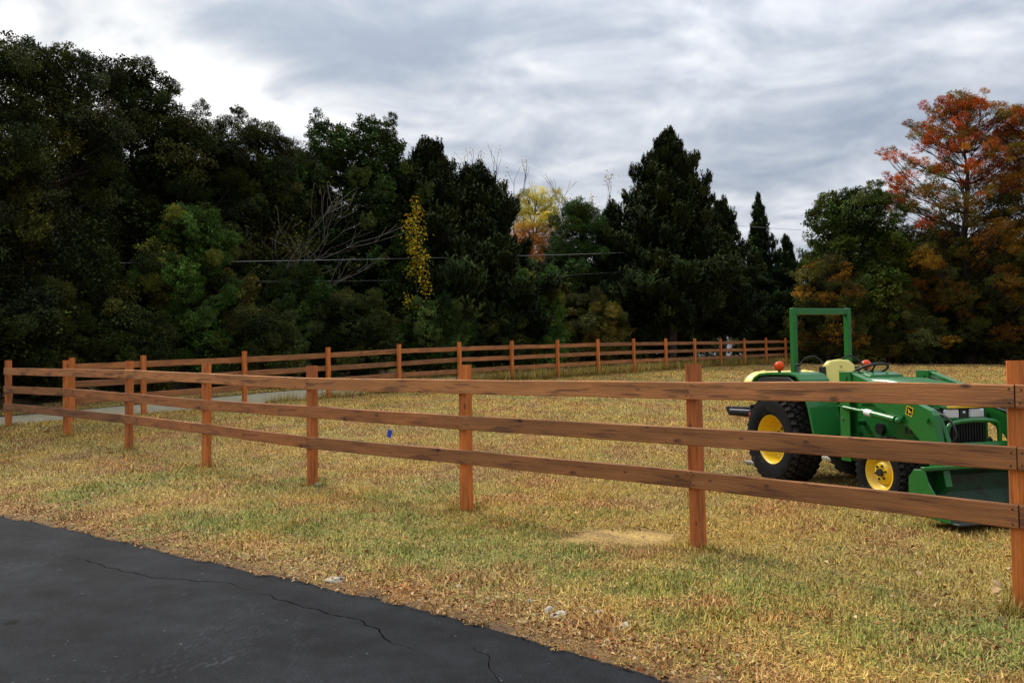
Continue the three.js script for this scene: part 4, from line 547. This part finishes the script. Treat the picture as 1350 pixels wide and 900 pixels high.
bush({ label: 'olive bush framed by the tractor roll bar', px: 1092, top: 392, d: 43, hw: 48, seed: 132, palette: PAL.mixed });
bush({ label: 'dark bush beyond the tractor steering wheel', px: 1175, top: 390, d: 43.5, hw: 56, seed: 133, palette: PAL.olive });
bush({ label: 'dark bush below the tall red tree', px: 1262, top: 395, d: 44.5, hw: 56, seed: 134, palette: PAL.oak });
bush({ label: 'rusty bush below the broad rust-coloured tree', px: 1345, top: 385, d: 43, hw: 56, seed: 135, palette: PAL.mixed });
bareTree({ name: 'leafless_shrub', category: 'shrub', label: 'pale leafless shrub with arching branches above the power cable', px: 372, top: 244, d: 29.5, seed: 311, bk: 'pale', stems: 6, width: 0.62, levels: 4, thick: 0.0044, minR: 0.007, leaves: 0.45, palette: PAL.olive });
{ // slender sapling, leaves strung on one stem
  const P = at(547, 264, 30), gy = G(P.x, 30), H = P.y - gy, t = thing('sapling', 'slender sapling with bright yellow leaves against the dark cedars', 'sapling', [P.x, gy, -30]), m = new MB(), r = rng(61), L = []; limb(m, new THREE.Vector3(0, -0.2, 0), new THREE.Vector3(0.05, H * 0.98, 0), 0.03, 0.006, r, 0.05, 10, 6);
  const sprays = [[0.99, 0.0, 0.10, 6], [0.93, 0.12, 0.24, 14], [0.88, -0.18, 0.26, 16], [0.83, 0.16, 0.26, 14], [0.78, -0.06, 0.32, 18], [0.72, -0.24, 0.26, 16], [0.69, 0.06, 0.34, 22], [0.63, 0.20, 0.28, 14], [0.60, -0.20, 0.24, 12], [0.55, 0.26, 0.26, 9], [0.49, 0.34, 0.22, 8], [0.44, -0.28, 0.26, 10], [0.39, -0.10, 0.34, 16], [0.35, -0.22, 0.28, 12], [0.34, 0.14, 0.22, 7]];
  for (const [s, ox, w, n] of sprays) { const c = new THREE.Vector3(ox, H * s, (r() - .5) * 0.3); limb(m, new THREE.Vector3(0.02, H * s - 0.35 - 0.3 * Math.abs(ox), 0), c, 0.012, 0.004, r, 0.1, 3, 4); for (let k = 0; k < n; k++) { const a = r() * 6.28, q = Math.sqrt(r()) * w, p = pick(PAL.yellow, r); L.push([c.x + Math.cos(a) * q, c.y + (r() - .5) * w * 1.7, c.z + Math.sin(a) * q, 0.6 + 0.45 * r(), null, ...p]); } }
  mesh('trunk', m, BARK.dark, t); foliage('crown', few, LEAFF, L, t);
}
// the wood behind, one dark mass
{
  const r = rng(881), L = [], m = new MB();
  for (let k = 0; k < 120; k++) {
    const px = -500 + 2350 * (k / 120) + 10 * r(); if (px > 925 && px < 992) continue;
    const d0 = px < 300 ? 34 : px < 700 ? lerp(34, 50, (px - 300) / 400) : 54, d = d0 + 9 * r(), topY = px < 400 ? 190 + 50 * r() : px < 980 ? 320 + 40 * r() : px < 1080 ? 370 + 30 * r() : 300 + 60 * r();
    const P = at(px, topY, d), gy = G(P.x, d), H = P.y - gy; limb(m, new THREE.Vector3(P.x, gy - 0.3, -d), new THREE.Vector3(P.x + (r() - .5), gy + H * 0.85, -d), 0.13, 0.03, r, 0.06, 4, 6);
    for (let q = 0; q < 16; q++) { const s = (q + r()) / 16, w = (0.5 + 0.9 * r()) * (1.2 - 0.7 * s), a = q * 2.4 + r(), c = pick(PAL.oak, r), z = 0.9 + 0.5 * r(); L.push([P.x + Math.cos(a) * w, gy + 0.5 + (H - 1.0) * s, -d + Math.sin(a) * w, z, null, ...c]); }
  }
  const o = new THREE.Group(); o.name = 'background_wood'; scene.add(o); o.userData = { kind: 'stuff', label: 'dark mass of woodland behind the row of trees', category: 'wood' };
  mesh('trunks', m, BARK.dark, o).userData.kind = 'stuff'; foliage('leaves', CL.big, LEAF, L, o);
}
// ------------------------------------------------------------------ mown grass: patches of single blades
function grassPatch(seed, count, rad, len, wid, pal, mess) {
  const r = rng(seed), m = new MB(), c = [];
  for (let k = 0; k < count; k++) {
    const a = r() * 6.283, q = rad * Math.pow(r(), 0.6), x = Math.cos(a) * q, z = Math.sin(a) * q, h = r() * 6.283, L = len * (0.45 + 0.9 * r()), lay = r() < mess ? 1.0 + 0.7 * r() : 0.2 + 0.8 * r(), curl = (r() - 0.25) * 2.6, w = wid * (0.6 + 0.8 * r()), tw = h + Math.PI / 2 + (r() - .5) * 1.2, wx = Math.cos(tw) * w, wz = Math.sin(tw) * w, i0 = m.vc, col = pal[Math.floor(r() * pal.length)], f = 0.6 + 0.75 * r();
    let px = x, py = -0.006 + (lay > 1 ? 0.02 * r() : 0), pz = z, th = lay; const nx = -Math.cos(h) * Math.cos(th), ny = 0.35 + Math.sin(th), nz = -Math.sin(h) * Math.cos(th), nl = Math.hypot(nx, ny, nz);
    for (let s = 0; s < 3; s++) { const ww = s === 2 ? 0.12 : s === 1 ? 0.85 : 1; m.v(px - wx * ww, py, pz - wz * ww, nx / nl, ny / nl, nz / nl); m.v(px + wx * ww, py, pz + wz * ww, nx / nl, ny / nl, nz / nl); c.push(col[0] * f, col[1] * f, col[2] * f, col[0] * f, col[1] * f, col[2] * f); th += curl * 0.6; px += Math.sin(th) * Math.cos(h) * L / 2; py = Math.max(py + Math.cos(th) * L / 2, 0.004); pz += Math.sin(th) * Math.sin(h) * L / 2; }
    m.i.push(i0, i0 + 1, i0 + 2, i0 + 1, i0 + 3, i0 + 2, i0 + 2, i0 + 3, i0 + 4, i0 + 3, i0 + 5, i0 + 4);
  }
  const g = m.build(); g.setAttribute('color', new THREE.Float32BufferAttribute(c, 3)); return g;
}
const STRAW = [[0.58, 0.40, 0.11], [0.52, 0.345, 0.085], [0.62, 0.45, 0.16], [0.43, 0.30, 0.07], [0.37, 0.22, 0.055], [0.46, 0.36, 0.09], [0.36, 0.30, 0.065]], GREEN = [[0.25, 0.27, 0.055], [0.31, 0.32, 0.07], [0.19, 0.22, 0.045], [0.38, 0.35, 0.09], [0.46, 0.36, 0.11]], BROWN = [[0.42, 0.22, 0.065], [0.33, 0.165, 0.05], [0.52, 0.31, 0.11], [0.25, 0.125, 0.04], [0.56, 0.37, 0.14]];
const BLADE = phys({ color: 0xffffff, vertexColors: true, roughness: 0.75, side: THREE.DoubleSide, specularIntensity: 0.3 });
{
  const kinds = { straw: [], green: [], brown: [] }, far = { straw: [], green: [], brown: [] }, r = rng(4242), yaw = new THREE.Quaternion(), up = new THREE.Vector3(0, 1, 0);
  const put = (store, x, d, sc) => {
    const e0 = edgeDist(x, d); if (e0 < -0.02 + 0.03 * n2(x * 3, d * 3) || laneHere(x, d) > 0.3) return; const w = woods(x, d); if (w > 0.5 && r() < 0.75) return;
    const g = greenAt(x, d), e = edgeDist(x, d);
    const bw = clamp(0.75 * smooth(0.9, 0.15, e) + 0.12 + 0.8 * smooth(0.05, 0.45, fbm(x * 0.6 + 70, d * 0.6, 3)));
    if (sandAt(x, d) > 0.08 && r() < 0.95) return; const kind = r() < g * 0.85 ? 'green' : r() < bw ? 'brown' : 'straw', v = 0.82 + 0.30 * (0.5 + 0.5 * fbm(x * 0.9 + 9, d * 0.9, 3)) + 0.12 * (r() - .5), hue = 0.10 * n2(x * 0.45 + 60, d * 0.45), ht = (0.55 + 0.5 * r() + 0.45 * smooth(-0.2, 0.6, n2(x * 1.7 + 5, d * 1.7))) * (kind === 'green' ? 1.1 : 0.95);
    yaw.setFromAxisAngle(up, r() * 6.283); const sl = (G(x, d + 0.3) - G(x, d - 0.3)) / 0.6, q = new THREE.Quaternion().setFromEuler(new THREE.Euler(Math.atan(sl), 0, 0)).multiply(yaw);
    if (e < 0.12) sc *= 0.45; store[kind].push([x, G(x, d) + 0.012, -d, [sc, sc * ht * (e < 0.25 ? 0.75 : 1), sc], q, v * (1 + hue), v, v * (1 - hue)]);
  };
  const scatter = (store, d0, d1, sp, sc) => { for (let d = d0; d < d1; d += sp) { const w0 = -0.70 * d - 1.6, w1 = 0.70 * d + 1.6; for (let x = w0; x < w1; x += sp) { const xx = x + (r() - .5) * sp * 1.2, dd = d + (r() - .5) * sp * 1.2; put(store, xx, dd, sc * (0.85 + 0.3 * r())); } } };
  scatter(kinds, 2.2, 9, 0.105, 1); scatter(kinds, 9, 14, 0.15, 1.15); scatter(far, 14, 24, 0.30, 1); scatter(far, 24, 47, 0.46, 1.25);
  const make = (pal, s, mess) => [0, 1, 2].map((k) => grassPatch(s + k, 190, 0.14, 0.044, 0.0025, pal, mess)), makeF = (pal, s, mess) => [0, 1].map((k) => grassPatch(s + k, 430, 0.30, 0.056, 0.0042, pal, mess));
  for (const [kind, pal, mess, lab] of [['straw', STRAW, 0.6, 'straw-yellow mown grass covering the paddock'], ['green', GREEN, 0.35, 'patches of green grass in the dry lawn'], ['brown', BROWN, 0.7, 'brown dead grass along the driveway edge and under the trees']]) {
    const g = new THREE.Group(); g.name = `${kind}_grass`; g.userData = { kind: 'stuff', label: lab, category: 'grass' }; scene.add(g);
    foliage('blades', make(pal, kind.length * 10, mess), BLADE, kinds[kind], g); foliage('blades', makeF(pal, kind.length * 10 + 5, mess), BLADE, far[kind], g);
  }
  // tall dry weeds left unmown under the far fence
  { const W = [], tall = [0, 1, 2].map((k) => grassPatch(900 + k, 70, 0.16, 0.34, 0.0042, [...STRAW, ...STRAW, [0.20, 0.20, 0.06]], 0.05)); for (let k = 0; k < 1500; k++) { const t = -1 + 40 * r(), o = 0.28 * (r() + r() - 1) + 0.12 + (r() < 0.4 ? 1.6 * r() : 0), x = FL.x + FL.tx * t - FL.td * o, d = FL.d + FL.td * t + FL.tx * o; if (laneHere(x, d) > 0.2) continue; const v = 0.8 + 0.3 * r(), s = (0.5 + 0.7 * r()) * smooth(0, 7, t) + 0.25; W.push([x, G(x, d), -d, [s, s, s], null, v, v, v * 0.95]); } W.forEach((q) => { q[4] = new THREE.Quaternion().setFromAxisAngle(up, r() * 6.283); });
    const g = new THREE.Group(); g.name = 'dry_weeds'; g.userData = { kind: 'stuff', label: 'taller dry weeds left unmown along the foot of the far fence', category: 'weeds' }; scene.add(g); foliage('blades', tall, BLADE, W, g); }
  // longer tufts that the mower missed round the posts
  { const W = [], tuft = [0, 1].map((k) => grassPatch(960 + k, 46, 0.05, 0.13, 0.0022, [...STRAW, ...GREEN], 0.15)); for (const [x, d] of FRONT) for (let k = 0; k < 16; k++) { const a = r() * 6.283, q = 0.07 + 0.10 * r(), v = 0.75 + 0.3 * r(), s = 0.45 + 0.6 * r(); W.push([x + Math.cos(a) * q, G(x, d) + 0.01, -d + Math.sin(a) * q, s, new THREE.Quaternion().setFromAxisAngle(up, r() * 6.283), v, v, v * 0.95]); }
    const g = new THREE.Group(); g.name = 'post_tufts'; g.userData = { kind: 'stuff', label: 'longer grass tufts around the feet of the front fence posts', category: 'grass' }; scene.add(g); foliage('blades', tuft, BLADE, W, g); }
  // dead leaves and clippings
  const L = []; const litter = leafClump(66, 1, 0.001, 0.05, 0.032, 0.4), add = (x, d, s) => { if (laneHere(x, d) > .3) return; const e = edgeDist(x, d); if (e < -0.05) return; const c = pick([[0.36, 0.20, 0.08], [0.45, 0.28, 0.13], [0.25, 0.12, 0.05], [0.50, 0.36, 0.19], [0.30, 0.10, 0.04]], r); L.push([x, (e < 0 ? 0.006 : G(x, d) + 0.03 + 0.02 * r()), -d, s * (0.7 + 0.7 * r()), null, ...c]); };
  for (let k = 0; k < 2600; k++) { const q = EDGE[Math.floor(lerp(18, 138, r()))], n = Math.pow(r(), 2) * 0.5 - 0.045; add(q[0] + n * 0.55 + (r() - .5) * 0.3, q[1] + n * 0.83 + (r() - .5) * 0.3, 0.75); }
  for (let k = 0; k < 9000; k++) { const d = 3 + 24 * Math.pow(r(), 1.3), x = (r() * 2 - 1) * (0.7 * d + 1.5); if (r() < 0.3 + 0.7 * smooth(-2, -6, x + 0.1 * (d - 9)) || (x > 2 && r() < 0.4)) add(x, d, 0.95); }
  for (let k = 0; k < 4500; k++) { const d = 26 + 18 * r(), x = 6 + 26 * r(); add(x, d, 1.5); }
  const g = new THREE.Group(); g.name = 'fallen_leaves'; g.userData = { kind: 'stuff', label: 'small brown fallen leaves scattered over the grass and along the driveway edge', category: 'leaves' }; scene.add(g); foliage('leaves', litter, phys({ color: 0xffffff, roughness: 0.8, side: THREE.DoubleSide, specularIntensity: 0.3 }), L, g);
}
const onG = (px, py) => { let d = 2.5; while (d < 60 && at(px, py, d).y > G(at(px, py, d).x, d) + 0.01) d += 0.02; const p = at(px, py, d); return [p.x, G(p.x, d), d]; };
// ------------------------------------------------------------------ stones and large dead leaves in the grass
{
  const stoneTex = tex(128, 128, (s, t, o) => { const v = 0.8 + 0.16 * tileN(s, t, 6, 6) + 0.1 * tileN(s, t, 24, 24, 2); o[0] = v; o[1] = v * 0.98; o[2] = v * 0.93; }), mat = std({ color: rgb(0.72, 0.68, 0.58), map: stoneTex, roughness: 0.95 });
  const rock = (px, py, s, label, seed) => { const r = rng(seed), g = new THREE.IcosahedronGeometry(1, 3), P = g.attributes.position, v = new THREE.Vector3(); for (let k = 0; k < P.count; k++) { v.fromBufferAttribute(P, k); const q = 1 + 0.30 * n3(v.x * 1.3 + seed, v.y * 1.3, v.z * 1.3) + 0.10 * n3(v.x * 4, v.y * 4 + seed, v.z * 4); P.setXYZ(k, v.x * q * s[0], v.y * q * s[1], v.z * q * s[2]); } g.computeVertexNormals(); const [x, y, d] = onG(px, py), o = mesh('limestone_rock', g, mat); o.position.set(x, y + 0.010, -d); o.rotation.y = r() * 6; tag(o, label, 'rock', 'pale rocks in the lawn'); };
  rock(738, 812, [0.075, 0.022, 0.035], 'largest pale rock showing through the grass beside the driveway', 1); rock(724, 807, [0.045, 0.026, 0.03], 'pale rock touching the largest rock', 2); rock(824, 828, [0.06, 0.02, 0.03], 'flat pale rock in green grass, apart from the largest rock', 3);
  rock(698, 795, [0.03, 0.02, 0.025], 'small pale rock in straw-yellow grass', 4); rock(605, 774, [0.028, 0.018, 0.022], 'tiny pale rock near the driveway edge', 5); rock(441, 767, [0.07, 0.035, 0.04], 'buff rock lying right on the driveway edge', 6); rock(790, 810, [0.03, 0.02, 0.02], 'small pale rock between the largest rock and the flat rock', 7);
  rock(417, 641, [0.07, 0.05, 0.06], 'whitish stone against the foot of a fence post', 8);
  // dead leaves by the corner post
  const lm = std({ color: rgb(0.46, 0.30, 0.14), roughness: 0.8, side: THREE.DoubleSide });
  const leaf = (px, py, s, turn, label) => { const sh = [[0, 0], [0.25, 0.16], [0.35, 0.42], [0.55, 0.30], [0.75, 0.44], [0.78, 0.18], [1, 0.05], [0.8, -0.12], [0.82, -0.36], [0.55, -0.26], [0.36, -0.40], [0.22, -0.15]], g = new THREE.ShapeGeometry(new THREE.Shape(sh.map(([a, b]) => new THREE.Vector2(a * s, b * s)))); g.rotateX(-Math.PI / 2); const P = g.attributes.position; for (let k = 0; k < P.count; k++) P.setY(k, 0.4 * Math.abs(P.getZ(k)) + 0.25 * Math.sin(P.getX(k) / s * 2) * s * 0.4); g.computeVertexNormals(); const [x, y, d] = onG(px, py), o = mesh('dead_leaf', g, lm); o.position.set(x, y + 0.05, -d); o.rotation.set(0.3, turn, 0.25); tag(o, label, 'leaf', 'large dead leaves'); };
  leaf(1308, 792, 0.075, 0.4, 'largest curled tan leaf beside the post in front of the loader bucket'); leaf(1322, 783, 0.07, 2.3, 'tan leaf lying closest to the post in front of the loader bucket'); leaf(1318, 801, 0.06, 4.2, 'small tan leaf under the largest curled leaf'); leaf(1212, 768, 0.05, 1.2, 'lone tan leaf in brown grass well away from any post'); leaf(1325, 757, 0.06, 5.0, 'small pale leaf just below the lowest rail in front of the bucket');
}
// ------------------------------------------------------------------ marker flag, boards on the ground
{
  const [x, y, d] = onG(514, 586), t = thing('marker_flag', 'small blue marker flag on a wire stuck in the dry grass', 'flag', [x, y, -d]), m = new MB(); m.tube([[0, -0.05, 0], [0.004, 0.12, 0], [0.008, 0.25, 0]], 0.003, 5); mesh('stem', m, std({ color: rgb(0.3, 0.3, 0.28), roughness: 0.5, metalness: 0.6 }), t);
  const g = new THREE.PlaneGeometry(0.075, 0.125, 6, 4); const P = g.attributes.position; for (let k = 0; k < P.count; k++) P.setZ(k, 0.018 * Math.sin(P.getX(k) * 45)); g.translate(-0.05, 0.18, 0); g.rotateZ(-0.25); g.translate(0.0, 0.0, 0); g.computeVertexNormals(); mesh('flag_sheet', g, phys({ color: rgb(0.015, 0.055, 0.55), roughness: 0.5, side: THREE.DoubleSide, transmission: 0.3, thickness: 0 }), t);
}
{
  const pale = std({ color: rgb(0.55, 0.48, 0.38), map: woodBump, roughness: 0.9 });
  const plank = (name, a, b, w, h, mat, label, cat) => { const A = new THREE.Vector3(...((q) => [q[0], q[1], -q[2]])(onG(...a))), B = new THREE.Vector3(...((q) => [q[0], q[1], -q[2]])(onG(...b))), L = A.distanceTo(B), o = mesh(name, bar(L, w, h, 0.3, rng(5), 0.003), mat), X = B.clone().sub(A).normalize(), Y = new THREE.Vector3(0, 1, 0).cross(X).normalize(), Z = X.clone().cross(Y); o.quaternion.setFromRotationMatrix(new THREE.Matrix4().makeBasis(X, Y, Z)); o.position.copy(A).add(B).multiplyScalar(0.5); o.position.y += 0.05; tag(o, label, cat); };
  plank('board', [1086, 607], [1130, 617], 0.12, 0.04, pale, 'weathered pale board lying on the ground under the tractor', 'board');
  plank('short_board', [984, 612], [1000, 615], 0.10, 0.03, pale, 'short pale board end beside the rear tractor wheel', 'board');
}
// ------------------------------------------------------------------ power cables and poles
{
  const cable = std({ color: rgb(0.30, 0.30, 0.30), roughness: 0.55 }), poleM = bark(0.16, 0.12, 0.09);
  const pole = (px, d, H, label) => { const x = at(px, 300, d).x, y = G(x, d), t = thing('utility_pole', label, 'pole', [x, y, -d], 0, 'wooden utility poles'), m = new MB(); m.tube([[0, -0.5, 0], [0, H / 2, 0], [0, H, 0]], [0.15, 0.13, 0.11], 12); mesh('shaft', m, poleM, t); const c = new MB(); c.box(-0.9, 0.9, H - 0.5, H - 0.4, -0.17, -0.11); mesh('cross_arm', c, poleM, t); for (const q of [-0.7, 0.7]) { const i = new MB(); i.tube([[q, H - 0.4, -0.14], [q, H - 0.28, -0.14]], [0.035, 0.02], 8); mesh('insulator', i, cable, t); } };
  pole(-160, 21, 6.2, 'wooden pole hidden past the tallest oak, holding the cables'); pole(880, 40.2, 6.8, 'wooden pole tucked inside the big cedar, holding the cables');
  const wire = (a, b, sag, rad, label) => { const A = at(...a), B = at(...b), m = new MB(), P = []; for (let k = 0; k <= 40; k++) { const s = k / 40; P.push(new THREE.Vector3(lerp(A.x, B.x, s), lerp(A.y, B.y, s) - sag * 4 * s * (1 - s), lerp(A.z, B.z, s))); } m.tube(P, rad, 6); tag(mesh('power_cable', m, cable), label, 'cable', 'overhead cables'); };
  wire([-160, 350, 20.9], [880, 331, 40], 0.10, 0.010, 'upper power cable strung in front of the dark trees'); wire([-160, 362, 20.9], [880, 354, 40], 0.38, 0.003, 'lower thin cable below the power cable');
  wire([880, 290, 40], [1420, 318, 60], 0.25, 0.009, 'thin cable crossing the gap of open sky');
}
// ------------------------------------------------------------------ house seen through the gap under the cedars
{
  const d = 78, x = at(960, 460, d).x, y = G(x, d), t = thing('house', 'distant pale house with a porch rail seen through the gap under the cedars', 'house', [x, y, -d]), wall = std({ color: rgb(0.62, 0.60, 0.55), roughness: 0.9 }), whiteP = std({ color: rgb(0.80, 0.80, 0.78), roughness: 0.6 }), tan = std({ color: rgb(0.40, 0.27, 0.15), roughness: 0.9 }), roof = std({ color: rgb(0.09, 0.085, 0.08), roughness: 0.95 }), glass = phys({ color: rgb(0.05, 0.06, 0.07), roughness: 0.08 }), conc = std({ color: rgb(0.55, 0.53, 0.5), roughness: 0.95 });
  const part = (n, mt, ...b) => { const m = new MB(); m.box(...b); return mesh(n, m, mt, t); };
  part('wall', wall, -5, 5, -0.3, 3.2, -7, -2); const rf = new MB(); rf.extrude([[-5.4, 3.15], [0, 5.4], [5.4, 3.15]], -7.4, -1.2, 0.01); mesh('roof', rf, roof, t); part('deck', tan, -4, 4, 0.25, 0.62, -2, 0.2); part('foundation', conc, -4, 4, -0.4, 0.25, -1.9, 0.1);
  for (let k = 0; k < 5; k++) part('porch_post', whiteP, -3.9 + k * 1.95 - 0.06, -3.9 + k * 1.95 + 0.06, 0.62, 3.1, 0.05, 0.17); part('top_rail', whiteP, -3.9, 3.9, 1.5, 1.58, 0.08, 0.14); part('bottom_rail', whiteP, -3.9, 3.9, 0.72, 0.78, 0.08, 0.14); for (let k = 0; k < 52; k++) part('baluster', whiteP, -3.8 + k * 0.148 - 0.025, -3.8 + k * 0.148 + 0.025, 0.78, 1.5, 0.09, 0.13);
  for (const q of [-3, 0.2, 2.6]) { const w = part('window', glass, q - 0.5, q + 0.5, 1.2, 2.5, -2.03, -1.98); const f = new MB(); f.box(q - 0.56, q + 0.56, 2.5, 2.58, -2.02, -1.95).box(q - 0.56, q + 0.56, 1.12, 1.2, -2.02, -1.95); mesh('window_frame', f, whiteP, w); }
}
renderer.render(scene, camera);
